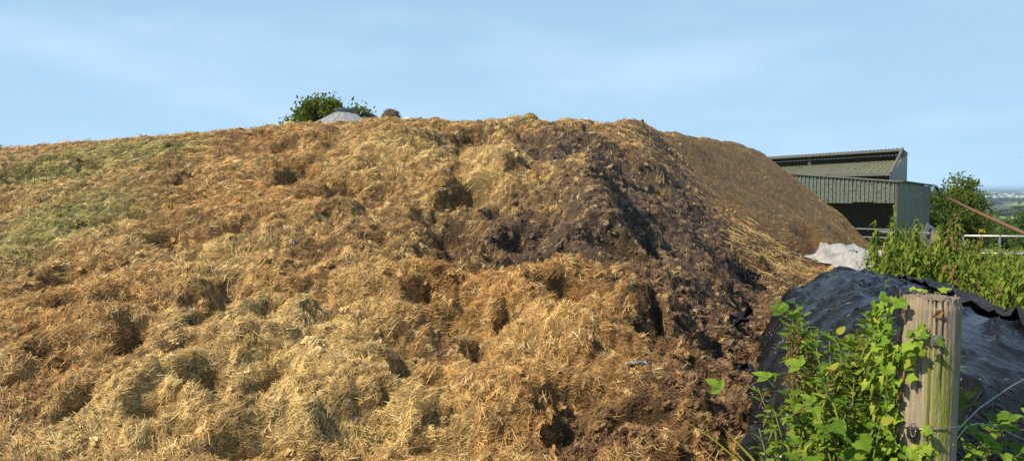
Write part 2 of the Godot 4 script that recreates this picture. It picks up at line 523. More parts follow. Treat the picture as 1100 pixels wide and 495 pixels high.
func make_heap() -> void:
	var n := HI * HJ
	hp_v.resize(n)
	hp_n.resize(n)
	hp_c.resize(n)
	hp_h.resize(n)
	hp_dark.resize(n)
	var add := PackedFloat32Array()
	add.resize(n)
	var w: Array[PackedFloat32Array] = []
	for k in 6:
		var a := PackedFloat32Array()
		a.resize(n)
		w.append(a)
	# small pockets where the mat has been pulled open
	var pockets := LUMPS.duplicate()
	var pr := RandomNumberGenerator.new()
	pr.seed = 1717
	for q in 150:
		var pd := 4.4 * pow(3.4, pr.randf())
		var rad := pr.randf_range(0.035, 0.10) * (0.6 + 0.06 * pd)
		pockets.append([pr.randf_range(-0.66, 0.22) * pd, pd, rad * pr.randf_range(1.0, 2.4), rad, -pr.randf_range(0.05, 0.13)])
	for L in pockets:
		var grow: float = 1.0 if L[4] > 0 else 1.35
		var sx: float = L[2] * grow
		var sd: float = L[3] * grow
		for i in range(d_row(L[1] - 2.4 * sd), d_row(L[1] + 2.4 * sd) + 1):
			var d := row_d(i)
			var qd: float = (d - L[1]) / sd
			for j in range(u_col((L[0] - 2.4 * sx) / d), u_col((L[0] + 2.4 * sx) / d) + 1):
				var qx: float = (col_u(j) * d - L[0]) / sx
				var q := qd * qd + qx * qx
				if q < 5.5:
					add[i * HJ + j] += L[4] * exp(-q * 0.8) if L[4] > 0 else L[4] * 1.5 * exp(-q * q * 0.35)
	var edge := noise(1.6, 55, 4)
	for P in PATCHES:
		var sx: float = P[2] * (1.12 if P[4] == 0 else 1.1)
		var sd: float = P[3] * 1.1
		var wk: PackedFloat32Array = w[P[4]]
		for i in range(d_row(P[1] - 2.4 * sd), d_row(P[1] + 2.4 * sd) + 1):
			var d := row_d(i)
			var qd: float = (d - P[1]) / sd
			for j in range(u_col((P[0] - 2.4 * sx) / d), u_col((P[0] + 2.4 * sx) / d) + 1):
				var qx: float = (col_u(j) * d - P[0]) / sx
				var q := qd * qd + qx * qx
				if q < 5.5:
					wk[i * HJ + j] += exp(-q * 0.75)
		w[P[4]] = wk
	var c1 := noise(0.85, 101, 1, FastNoiseLite.TYPE_CELLULAR)
	c1.cellular_return_type = FastNoiseLite.RETURN_DISTANCE
	c1.domain_warp_enabled = true
	c1.domain_warp_amplitude = 0.3
	c1.domain_warp_frequency = 0.9
	var c2 := noise(2.3, 202, 1, FastNoiseLite.TYPE_CELLULAR)
	c2.cellular_return_type = FastNoiseLite.RETURN_DISTANCE
	c2.domain_warp_enabled = true
	c2.domain_warp_amplitude = 0.2
	c2.domain_warp_frequency = 2.0
	var f1 := noise(1.3, 303, 3)
	var f2 := noise(6.0, 404, 4)
	var tone := noise(1.1, 505, 4)
	var tone2 := noise(5.0, 606, 3)
	for i in HI:
		var d := row_d(i)
		for j in HJ:
			var k := i * HJ + j
			var x := col_u(j) * d
			var b := heap_base(x, d)
			hp_h[k] = b
			if b < -0.8:
				hp_v[k] = Vector3(x, ground_y(x, d) - 0.5, -d)
				continue
			# lumps lie askew, running from lower left to upper right
			var a := x * 0.86 + d * 0.5
			var c := d * 0.86 - x * 0.5
			var lumpy := lerpf(0.42, 1.0, smoothstep(-4.5, 0.5, x + 0.12 * d))
			var flank := smoothstep(3.9, 2.6, toe_dist(x, d)) * smoothstep(14.0, 18.5, d) * smoothstep(0.5, 1.6, toe_dist(x, d))
			lumpy *= (1.0 - 0.6 * flank) * lerpf(1.0, 0.55, smoothstep(12.0, 16.0, d))
			var v1 := clampf(c1.get_noise_2d(a * 0.8, c * 1.25) + 1.0, 0.0, 1.0)
			var v2 := clampf(c2.get_noise_2d(a * 0.8, c * 1.2) + 1.0, 0.0, 1.0)
			var lump := (0.26 - v1 * v1) * 0.30 + (0.30 - v2 * v2) * 0.13
			lump += f1.get_noise_2d(a, c) * 0.10 + f2.get_noise_2d(a, c) * 0.042
			lump = lump * lumpy + add[k]
			var fade := smoothstep(-0.5, 0.0, b)
			lump *= fade
			var fineh := f2.get_noise_3d(x * 3.1, 5.0, d * 3.1) * (0.034 + 0.03 * clampf(w[1][k] + w[0][k], 0.0, 1.0))
			hp_v[k] = Vector3(x + lump * 0.12, b + ground_y(x, d) * smoothstep(1.0, 0.0, b) + lump + fineh, -(d - lump * 0.38))
			if b > 0.0:
				hp_v[k].y = maxf(hp_v[k].y, ground_y(x, d) + 0.04 + fineh)
			# colours: pale straw, golden, orange-brown, dark rotted, green
			var t := tone.get_noise_2d(x, d)
			var t2 := tone2.get_noise_2d(x * 1.3, d * 1.3)
			var e := 1.0 + 0.9 * t2 + 0.5 * t
			var col := Color(0.335, 0.200, 0.066).lerp(Color(0.43, 0.290, 0.112), clampf(0.5 + t * 1.1, 0.0, 1.0))
			col = col.lerp(Color(0.165, 0.090, 0.033), clampf(0.38 + t2 * 1.2 - t * 0.5, 0.0, 0.8))
			col = col.lerp(Color(0.49, 0.345, 0.14), clampf(w[4][k] * e * 0.8, 0.0, 0.9))
			col = col.lerp(Color(0.275, 0.138, 0.036), clampf(w[2][k] * e * 0.7, 0.0, 0.8))
			col = col.lerp(Color(0.17, 0.19, 0.05), clampf(w[3][k] * e * 0.65, 0.0, 0.75))
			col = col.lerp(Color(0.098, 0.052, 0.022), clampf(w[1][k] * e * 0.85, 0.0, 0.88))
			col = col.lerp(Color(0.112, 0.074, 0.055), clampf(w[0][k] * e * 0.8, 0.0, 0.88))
			col = col.lerp(Color(0.235, 0.155, 0.075), clampf(w[5][k] * (e + 0.3) * 0.65, 0.0, 0.8))
			hp_dark[k] = clampf((w[0][k] + w[1][k] * 0.7) * e, 0.0, 1.0)
			hp_c[k] = col
	for i in HI:
		for j in HJ:
			var i0 := maxi(i - 1, 0)
			var i1 := mini(i + 1, HI - 1)
			var j0 := maxi(j - 1, 0)
			var j1 := mini(j + 1, HJ - 1)
			var du := hp_v[i * HJ + j1] - hp_v[i * HJ + j0]
			var dv := hp_v[i1 * HJ + j] - hp_v[i0 * HJ + j]
			hp_n[i * HJ + j] = du.cross(dv).normalized()
	var idx := PackedInt32Array()
	for i in HI - 1:
		for j in HJ - 1:
			var p := i * HJ + j
			if hp_h[p] < -0.6 and hp_h[p + 1] < -0.6 and hp_h[p + HJ] < -0.6 and hp_h[p + HJ + 1] < -0.6:
				continue
			idx.append(p)
			idx.append(p + HJ)
			idx.append(p + 1)
			idx.append(p + 1)
			idx.append(p + HJ)
			idx.append(p + HJ + 1)
	var arr := []
	arr.resize(Mesh.ARRAY_MAX)
	arr[Mesh.ARRAY_VERTEX] = hp_v
	arr[Mesh.ARRAY_NORMAL] = hp_n
	arr[Mesh.ARRAY_COLOR] = hp_c
	arr[Mesh.ARRAY_INDEX] = idx
	var am := ArrayMesh.new()
	am.add_surface_from_arrays(Mesh.PRIMITIVE_TRIANGLES, arr)
	var heap := thing("silage_heap", Vector3.ZERO, "huge lumpy heap of golden brown matted silage filling the foreground", "silage heap")
	part("matted_surface", am, M.matted_grass, heap)
	for k in 4:
		straw_layer(heap, k)
	crumbs(heap)


# one tuft: stalks lying about the way x points
func tuft(sd: int, count: int, spread: float, lmin: float, lmax: float, wide: float, lift: float) -> ArrayMesh:
	var r := RandomNumberGenerator.new()
	r.seed = sd
	var st := tool()
	for b in count:
		var ln := r.randf_range(lmin, lmax)
		var a := r.randfn(0.0, 0.75)
		var dir := Vector3(cos(a), 0, sin(a))
		var side := Vector3(-dir.z, 0, dir.x)
		var rollv := r.randf_range(-0.9, 0.9)
		side = (side * cos(rollv) + Vector3.UP * sin(rollv)) * wide * r.randf_range(0.6, 1.3)
		var up := absf(r.randfn(0.0, lift))
		var p := Vector3(r.randf_range(-spread, spread), r.randf_range(-0.012, 0.012), r.randf_range(-spread, spread)) - dir * ln * 0.5
		var bend := r.randfn(0.0, 0.35)
		var q := p + (dir + Vector3.UP * up).normalized() * ln * 0.5
		var dir2 := dir.rotated(Vector3.UP, bend)
		var s := q + (dir2 + Vector3.UP * (up * 0.3 - 0.12)).normalized() * ln * 0.5
		quad(st, p - side * 0.5, p + side * 0.5, q + side * 0.5, q - side * 0.5)
		quad(st, q - side * 0.5, q + side * 0.5, s + side * 0.3, s - side * 0.3)
	st.generate_normals()
	return st.commit()


# crumbs and small clods of packed silage, thickest where the heap is dark and rotted
func crumbs(heap: Node) -> void:
	var r := RandomNumberGenerator.new()
	r.seed = 950
	var nz := noise(1.0, 951, 3)
	var sph := SphereMesh.new()
	sph.radius = 1.0
	sph.height = 2.0
	sph.radial_segments = 12
	sph.rings = 6
	var arr := sph.get_mesh_arrays()
	var vs: PackedVector3Array = arr[Mesh.ARRAY_VERTEX]
	var st := tool()
	for i in arr[Mesh.ARRAY_INDEX]:
		var v := vs[i]
		st.add_vertex(Vector3(v.x * 1.2, v.y * 0.75, v.z) * (1.0 + 0.8 * nz.get_noise_3dv(v * 1.7)))
	st.generate_normals()
	var mesh := st.commit()
	var want := 9000
	var buf := PackedFloat32Array()
	buf.resize(want * 16)
	var used := 0
	for t in want * 12:
		if used >= want: break
		var k := r.randi_range(1, HI - 2) * HJ + r.randi_range(1, HJ - 2)
		if hp_h[k] < -0.25 or r.randf() > 0.06 + hp_dark[k] * 0.9: continue
		var sc := 0.010 + 0.030 * pow(r.randf(), 3.0)
		var c := hp_c[k] * r.randf_range(0.6, 1.5)
		push(buf, used * 16, Transform3D(Basis.from_euler(Vector3(r.randf() * 6.0, r.randf() * 6.0, r.randf() * 6.0)).scaled(Vector3.ONE * sc), hp_v[k] + Vector3(0, sc * 0.35, 0)), c)
		used += 1
	buf.resize(used * 16)
	put_copies("crumbs", mesh, M.straw, buf, heap).set_meta("kind", "stuff")


func put_copies(called: String, mesh: Mesh, material: Material, buf: PackedFloat32Array, parent: Node) -> MultiMeshInstance3D:
	var mm := MultiMesh.new()
	mm.transform_format = MultiMesh.TRANSFORM_3D
	mm.use_colors = true
	mm.mesh = mesh
	mm.instance_count = buf.size() / 16
	mm.buffer = buf
	var mi := MultiMeshInstance3D.new()
	mi.name = called
	mi.multimesh = mm
	mi.material_override = material
	parent.add_child(mi, true)
	return mi


func push(buf: PackedFloat32Array, at: int, xf: Transform3D, c: Color) -> void:
	var b := xf.basis
	var o := xf.origin
	buf[at] = b.x.x; buf[at + 1] = b.y.x; buf[at + 2] = b.z.x; buf[at + 3] = o.x
	buf[at + 4] = b.x.y; buf[at + 5] = b.y.y; buf[at + 6] = b.z.y; buf[at + 7] = o.y
	buf[at + 8] = b.x.z; buf[at + 9] = b.y.z; buf[at + 10] = b.z.z; buf[at + 11] = o.z
	buf[at + 12] = c.r; buf[at + 13] = c.g; buf[at + 14] = c.b; buf[at + 15] = 1.0


func straw_layer(heap: Node, layer: int) -> void:
	var r := RandomNumberGenerator.new()
	r.seed = 900 + layer
	var mesh: ArrayMesh
	var want := 0
	match layer:
		0:
			mesh = tuft(1, 16, 0.055, 0.05, 0.12, 0.0050, 0.07); want = 62000
		1:
			mesh = tuft(2, 18, 0.050, 0.03, 0.08, 0.0038, 0.10); want = 66000
		2:
			mesh = tuft(3, 10, 0.08, 0.10, 0.24, 0.0056, 0.05); want = 30000
		3:
			mesh = tuft(4, 6, 0.05, 0.08, 0.20, 0.0042, 0.32); want = 10000
	var flow := noise(0.7, 717, 3)
	var bare := noise(2.4, 727, 4)
	var buf := PackedFloat32Array()
	buf.resize(want * 16)
	var used := 0
	for t in want * 6:
		if used >= want:
			break
		var i := r.randi_range(1, HI - 2)
		var j := r.randi_range(1, HJ - 2)
		var k := i * HJ + j
		if hp_h[k] < -0.05:
			continue
		if r.randf() > clampf(0.5 / maxf(absf(hp_n[k].y), 0.3), 0.5, 1.0):
			continue
		if hp_dark[k] > 0.4 and r.randf() < hp_dark[k] * 0.55:
			continue
		if bare.get_noise_2d(hp_v[k].x, hp_v[k].z) > 0.10 and r.randf() < 0.72:
			continue
		var s := r.randf()
		var q := r.randf()
		var p := hp_v[k].lerp(hp_v[k + 1], s) + (hp_v[k + HJ] - hp_v[k]) * q
		var nn := hp_n[k]
		if nn.y < 0: nn = -nn
		var yaw := flow.get_noise_2d(p.x, p.z) * 3.0 + r.randfn(0.0, 0.5) + 0.3
		if p.x > 4.0 and -p.z > 17.0:
			yaw = 0.45 + r.randfn(0.0, 0.3)   # lies down the fall of the far flank
		var up := (nn + Vector3(r.randfn(0.0, 0.10), 0, r.randfn(0.0, 0.10))).normalized()
		var xa := Vector3(cos(yaw), 0, sin(yaw))
		xa = (xa - up * xa.dot(up)).normalized()
		var sc := r.randf_range(0.8, 1.25) * (0.36 + 0.024 * -p.z)
		if p.x > 4.0 and -p.z > 17.0:
			sc *= 0.6
		var bas := Basis(xa, up, xa.cross(up)).scaled(Vector3.ONE * sc)
		var c := hp_c[k]
		var br := clampf(exp(r.randfn(0.0, 0.46 if -p.z < 16.0 else 0.2)), 0.3, 2.2)
		if r.randf() < 0.10 + 0.05 * (1.0 - hp_dark[k]) and not (p.x > 4.0 and -p.z > 17.0):
			c = c.lerp(Color(0.66, 0.48, 0.21), 0.7)
		var cc := Color(minf(c.r * br * 1.15, 0.78), minf(c.g * br * 1.10, 0.60), minf(c.b * br, 0.34))
		push(buf, used * 16, Transform3D(bas, p + up * 0.006), cc)
		used += 1
	buf.resize(used * 16)
	var o := put_copies("loose_straw", mesh, M.straw, buf, heap)
	o.set_meta("kind", "stuff")


# ---------------------------------------------------------------- lumps on the crest and scraps
func heap_top(x: float, d: float) -> float:
	var i := d_row(d)
	var j := u_col(x / d)
	return hp_v[i * HJ + j].y


func clod(at: Vector3, rx: float, ry: float, sd: int, col: Color, label: String) -> void:
	var t := thing("grass_clod", at, label, "clod", "clods along the crest of the heap")
	var nz := noise(1.6, sd, 4)
	var sph := SphereMesh.new()
	sph.radius = 1.0
	sph.height = 2.0
	sph.radial_segments = 48
	sph.rings = 24
	var arr := sph.get_mesh_arrays()
	var vs: PackedVector3Array = arr[Mesh.ARRAY_VERTEX]
	var cs := PackedColorArray()
	for i in vs.size():
		var v := vs[i]
		var k := 1.0 + 0.45 * nz.get_noise_3dv(v * 1.3) + 0.15 * nz.get_noise_3dv(v * 5.0)
		vs[i] = Vector3(v.x * rx * k, v.y * ry * k, v.z * rx * 0.8 * k)
		cs.append(col * (1.0 + 0.6 * nz.get_noise_3dv(v * 4.0)))
	var st := tool(true)
	var ix: PackedInt32Array = arr[Mesh.ARRAY_INDEX]
	for i in ix:
		st.set_smooth_group(0)
		st.set_color(cs[i])
		st.add_vertex(vs[i])
	st.index()
	st.generate_normals()
	part("core", st.commit(), M.matted_grass, t)
	var r := RandomNumberGenerator.new()
	r.seed = sd
	var buf := PackedFloat32Array()
	buf.resize(260 * 16)
	for k in 260:
		var v := vs[r.randi_range(0, vs.size() - 1)]
		var up := v.normalized()
		var xa := up.cross(Vector3(r.randfn(), r.randfn(), r.randfn())).normalized()
		var c := col * r.randf_range(0.7, 1.9)
		push(buf, k * 16, Transform3D(Basis(xa, up, xa.cross(up)).scaled(Vector3.ONE * r.randf_range(0.7, 1.2)), v), c)
	put_copies("loose_straw", tuft(7, 8, 0.05, 0.05, 0.14, 0.005, 0.3), M.straw, buf, t).set_meta("kind", "stuff")


func film_scrap(at: Vector3, size: float, sd: int, material: Material, label: String, category: String) -> void:
	var r := noise(2.2 / size, sd, 3)
	var st := tool(true)
	var n := 14
	var p := []
	for i in n + 1:
		for j in n + 1:
			var x := (i / float(n) - 0.5) * size * 1.5
			var z := (j / float(n) - 0.5) * size * 0.6
			var y := absf(r.get_noise_2d(x, z)) * size * 0.55 + 0.012
			p.append(Vector3(x + r.get_noise_2d(z, 9.0) * size * 0.5, y, z + r.get_noise_2d(x, 5.0) * size * 0.6))
	for i in n:
		for j in n:
			var a := i * (n + 1) + j
			st.set_smooth_group(0)
			quad(st, p[a], p[a + n + 1], p[a + n + 2], p[a + 1])
	st.index()
	st.generate_normals()
	var o := part("plastic_scrap", st.commit(), material, self, Transform3D(Basis(Vector3.UP, sd * 1.3) * Basis(Vector3.RIGHT, 0.3), at))
	tag(o, label, category, "scraps of plastic on the heap")


func make_heap_details() -> void:
	var a := Vector3(-2.42, 0, -15.8)
	clod(Vector3(a.x, heap_top(a.x, 15.8) + 0.09, a.z), 0.17, 0.14, 71, Color(0.16, 0.11, 0.06), "small dark brown clod of matted grass alone on the crest near the tree")
	clod(Vector3(0.10, heap_top(0.1, 15.8) + 0.03, -15.8), 0.42, 0.10, 72, Color(0.36, 0.26, 0.10), "wide low golden clod of matted grass on the middle of the crest")
	clod(Vector3(0.36, heap_top(0.36, 15.7) + 0.08, -15.7), 0.14, 0.11, 73, Color(0.34, 0.24, 0.09), "small pointed golden tuft beside the wide clod on the crest")
	for s in [[0.69, 12.6, 0.22, 5, "clear_film", "crumpled scrap of clear film high on the heap below the crest"],
			[0.45, 11.9, 0.16, 6, "clear_film", "small white scrap of film in the dark rotted patch"],
			[-1.05, 12.4, 0.14, 9, "clear_film", "tiny white scrap of film on the pale upper slope"],
			[4.35, 14.2, 0.22, 11, "clear_film", "torn white film scrap tangled in loose straw by the toe"],
			[0.83, 5.2, 0.09, 12, "clear_film", "narrow white film strip low on the slope in front"],
			[2.30, 8.1, 0.34, 13, "black_sheeting", "torn black plastic strip lying on brown litter at the toe"],
			[2.0, 6.9, 0.30, 14, "black_sheeting", "small black plastic rag on orange litter beside the black sheet"],
			[3.55, 12.0, 0.34, 15, "black_sheeting", "shiny dark plastic strip at the far end of the black sheet"]]:
		film_scrap(Vector3(s[0], heap_top(s[0], s[1]) + 0.015, -s[1]), s[2], s[3], M[s[4]], s[5], "plastic scrap")
	# long bright straw spilt at the foot of the flank
	var r := RandomNumberGenerator.new()
	r.seed = 61
	var count := 600
	var buf := PackedFloat32Array()
	buf.resize(count * 16)
	for k in count:
		var d := r.randf_range(12.6, 17.5)
		var x: float = 3.85 + (d - 12.6) * 0.44 + r.randfn(0.0, 0.30)
		var up := Vector3(0.35 + r.randfn(0, 0.2), 1, 0.25 + r.randfn(0, 0.2)).normalized()
		var yaw := r.randf() * TAU
		var xa := Vector3(cos(yaw), 0, sin(yaw))
		xa = (xa - up * xa.dot(up)).normalized()
		var c := Color(0.52, 0.36, 0.14) * r.randf_range(0.55, 1.25)
		push(buf, k * 16, Transform3D(Basis(xa, up, xa.cross(up)).scaled(Vector3.ONE * r.randf_range(0.8, 1.5)), Vector3(x, heap_top(x, d) + r.randf_range(0.0, 0.05), -d)), c)
	var o := put_copies("spilt_straw", tuft(17, 6, 0.12, 0.12, 0.36, 0.006, 0.35), M.straw, buf, self)
	tag(o, "long bright straw spilt at the foot of the dark flank", "straw", "", "stuff")


# ---------------------------------------------------------------- sheets
# left rim of the black sheet: x at distance d
func rim_x(d: float) -> float:
	return 1.26 + 0.355 * (d - 4.0) + 0.05 * sin(d * 3.0)


func cover_y(x: float, d: float, wr: FastNoiseLite, st2: FastNoiseLite) -> float:
	var in_left := x - rim_x(d)
	var front := d - 3.50 - 0.05 * sin(x * 5.0) - 0.12 * smoothstep(1.9, 2.5, x)
	var h := 0.98 - 0.052 * maxf(0.0, d - 4.6) - 0.03 * in_left
	h -= 0.17 * maxf(0.0, in_left - 1.35)
	h += 0.05 * sin(in_left * 2.2 + 0.6)
	h -= 0.16 * smoothstep(1.2, 0.0, front) * smoothstep(0.2, 1.4, in_left)
	var e := smoothstep(-0.16, 0.22, in_left)
	h *= e * (0.72 + 0.28 * smoothstep(0.2, 0.75, in_left))
	h *= smoothstep(-0.14, 0.16, front)
	h *= 1.0 - smoothstep(9.3, 10.4, d)
	h *= 1.0 - smoothstep(1.7, 2.2, in_left)
	h = maxf(h, 0.02)
	# creases: stretched away from the rim on top, hanging folds on the sides
	var cr := 1.0 - absf(wr.get_noise_2d(x * 0.9 + d * 0.55, d * 1.9 - x * 1.5))
	var top := pow(cr, 12.0) * 0.05
	var hang := (1.0 - e) * e * 4.0
	var folds := absf(st2.get_noise_1d(d * 2.6)) * 0.22 * hang
	h += top * smoothstep(0.05, 0.4, h) - folds
	return h


func make_black_sheet() -> void:
	var wr := noise(0.8, 91, 2)
	var st2 := noise(1.0, 92, 2)
	var ds := []
	var d := 3.30
	while d < 10.5:
		ds.append(d)
		d += 0.012 if d < 3.75 else (0.028 if d < 6.5 else 0.06)
	var ws := []
	var q := -0.55
	while q < 2.3:
		ws.append(q)
		q += 0.012 if q < 0.55 else (0.03 if q < 1.6 else 0.02)
	var vs := PackedVector3Array()
	for dd in ds:
		for w in ws:
			var x: float = rim_x(dd) + w
			var h := cover_y(x, dd, wr, st2)
			var out := smoothstep(0.5, -0.2, w) * st2.get_noise_2d(dd * 5.0, h * 1.2) * 0.2
			var outz := smoothstep(3.85, 3.4, dd) * st2.get_noise_2d(x * 4.0, 40.0 + h) * 0.09
			vs.append(Vector3(x - out, ground_y(x, dd) + h, -(dd + outz)))
	var nw := ws.size()
	var st := tool(true)
	st.set_smooth_group(0)
	for v in vs:
		st.add_vertex(v)
	for i in ds.size() - 1:
		for j in nw - 1:
			var p := i * nw + j
			for k in [p, p + nw, p + 1, p + 1, p + nw, p + nw + 1]:
				st.add_index(k)
	st.generate_normals()
	var o := part("black_plastic_sheet", st.commit(), M.black_sheeting, self)
	tag(o, "shiny black plastic sheet draped over a low bank between heap and post", "plastic sheet")
	# dead stalks and crumbs that have blown onto it
	var r := RandomNumberGenerator.new()
	r.seed = 93
	var n := 420
	var buf := PackedFloat32Array()
	buf.resize(n * 16)
	for k in n:
		var v := vs[r.randi_range(0, vs.size() - 1)]
		var yaw := r.randf() * TAU
		var c := Color(0.40, 0.33, 0.22) * r.randf_range(0.4, 1.3)
		push(buf, k * 16, Transform3D(Basis(Vector3.UP, yaw).scaled(Vector3.ONE * r.randf_range(0.4, 0.9)), v + Vector3(0, 0.012, 0)), c)
	var sp := put_copies("straw_crumbs", tuft(19, 2, 0.09, 0.015, 0.07, 0.003, 0.05), M.straw, buf, self)
	tag(sp, "dry stalks and crumbs scattered over the black sheet", "straw", "", "stuff")
	# the duller sheet behind it
	var nz := noise(1.1, 95, 3)
	st = tool(true)
	st.set_smooth_group(0)
	var n1 := 60
	var n2 := 44
	for i in n1 + 1:
		for j in n2 + 1:
			var s := i / float(n1)
			var t := j / float(n2)
			var dd := lerpf(4.6, 8.2, t) + 0.1 * nz.get_noise_2d(s * 4.0, 3.0)
			var x := rim_x(dd) + lerpf(1.36 + 0.1 * (1.0 - t), 2.25, s) + 0.12 * nz.get_noise_2d(t * 3.0, 7.0)
			var h := cover_y(x, dd, wr, st2) + 0.035 + 0.11 * absf(nz.get_noise_2d(x * 2.2, dd * 2.6)) 
			st.add_vertex(Vector3(x, ground_y(x, dd) + h, -dd))
	for i in n1:
		for j in n2:
			var p := i * (n2 + 1) + j
			for k in [p, p + 1, p + n2 + 1, p + 1, p + n2 + 2, p + n2 + 1]:
				st.add_index(k)
	st.generate_normals()
	o = part("black_plastic_sheet", st.commit(), M.dull_sheeting, self)
	tag(o, "dull crumpled black sheet lying on the far side of the shiny one", "plastic sheet")


func make_white_film() -> void:
	var n1 := noise(1.1, 97, 2)
	var n2 := noise(2.6, 98, 2)
	var st := tool(true)
	st.set_smooth_group(0)
	var a := 90
	var b := 60
	for i in a + 1:
		for j in b + 1:
			var s := i / float(a)
			var t := j / float(b)
			var x := lerpf(6.65, 8.9, s)
			var d := lerpf(15.5, 18.0, t) + 0.35 * s
			var rim: float = smoothstep(0.0, 0.14, s) * smoothstep(1.0, 0.8, s) * smoothstep(0.0, 0.16, t) * smoothstep(1.0, 0.75, t)
			var hump := 0.34 * (1.0 - 0.55 * smoothstep(0.3, 0.55, s) + 0.42 * smoothstep(0.6, 0.85, s))
			var h: float = rim * (hump + 0.14 * n1.get_noise_2d(x, d) + 0.22 * (0.3 - absf(n2.get_noise_2d(x * 0.9, d * 0.6))) - 0.10 * absf(n2.get_noise_2d(x * 1.4 + 9.0, d * 0.5)))
			h = maxf(h, 0.0) + 0.03
			var g := maxf(ground_y(x, d), heap_base(x, d) + 0.04)
			st.add_vertex(Vector3(x + 0.16 * n2.get_noise_2d(d * 0.8, x), g + h, -(d + 0.2 * n1.get_noise_2d(x * 1.4, d))))
	for i in a:
		for j in b:
			var p := i * (b + 1) + j
			for k in [p, p + 1, p + b + 1, p + 1, p + b + 2, p + b + 1]:
				st.add_index(k)
	st.generate_normals()
	var o := part("clear_plastic_sheet", st.commit(), M.clear_film, self)
	tag(o, "crumpled whitish clear plastic sheet bunched at the toe of the heap", "plastic sheet")


# ---------------------------------------------------------------- barn
const BC := Vector2(18.1, 37.0)      # the corner nearest the yard: x, d
const BA := Vector2(-0.8, 0.6)       # along the open front, away from the corner
const BB := Vector2(0.6, 0.8)        # into the building


func bp(t: float, back: float, y: float) -> Vector3:   # a point of the barn in its own frame
	var p := BA * t + BB * back
	return Vector3(p.x, y, -p.y)


# a ribbed metal sheet between four corners: bottom a-b, top d-c, ribs run from bottom to top
func ribbed(st: SurfaceTool, a: Vector3, b: Vector3, c: Vector3, d: Vector3, pitch: float, deep: float) -> void:
	var n := maxi(1, int(round((b - a).length() / pitch)))
	var nm := (b - a).cross(d - a).normalized() * deep
	var prof := [[0.0, 0.0], [0.30, 0.0], [0.42, 1.0], [0.78, 1.0], [0.90, 0.0], [1.0, 0.0]]
	for i in n:
		for k in prof.size() - 1:
			var t0: float = (i + prof[k][0]) / n
			var t1: float = (i + prof[k + 1][0]) / n
			quad(st, a.lerp(b, t0) + nm * prof[k][1], a.lerp(b, t1) + nm * prof[k + 1][1], d.lerp(c, t1) + nm * prof[k + 1][1], d.lerp(c, t0) + nm * prof[k][1])


func group_part(called: String, parent: Node) -> Node3D:
	var o := Node3D.new()
	o.name = called
	parent.add_child(o, true)
	return o


func front_top(t: float) -> float:
	return 2.07 + 0.085 * t


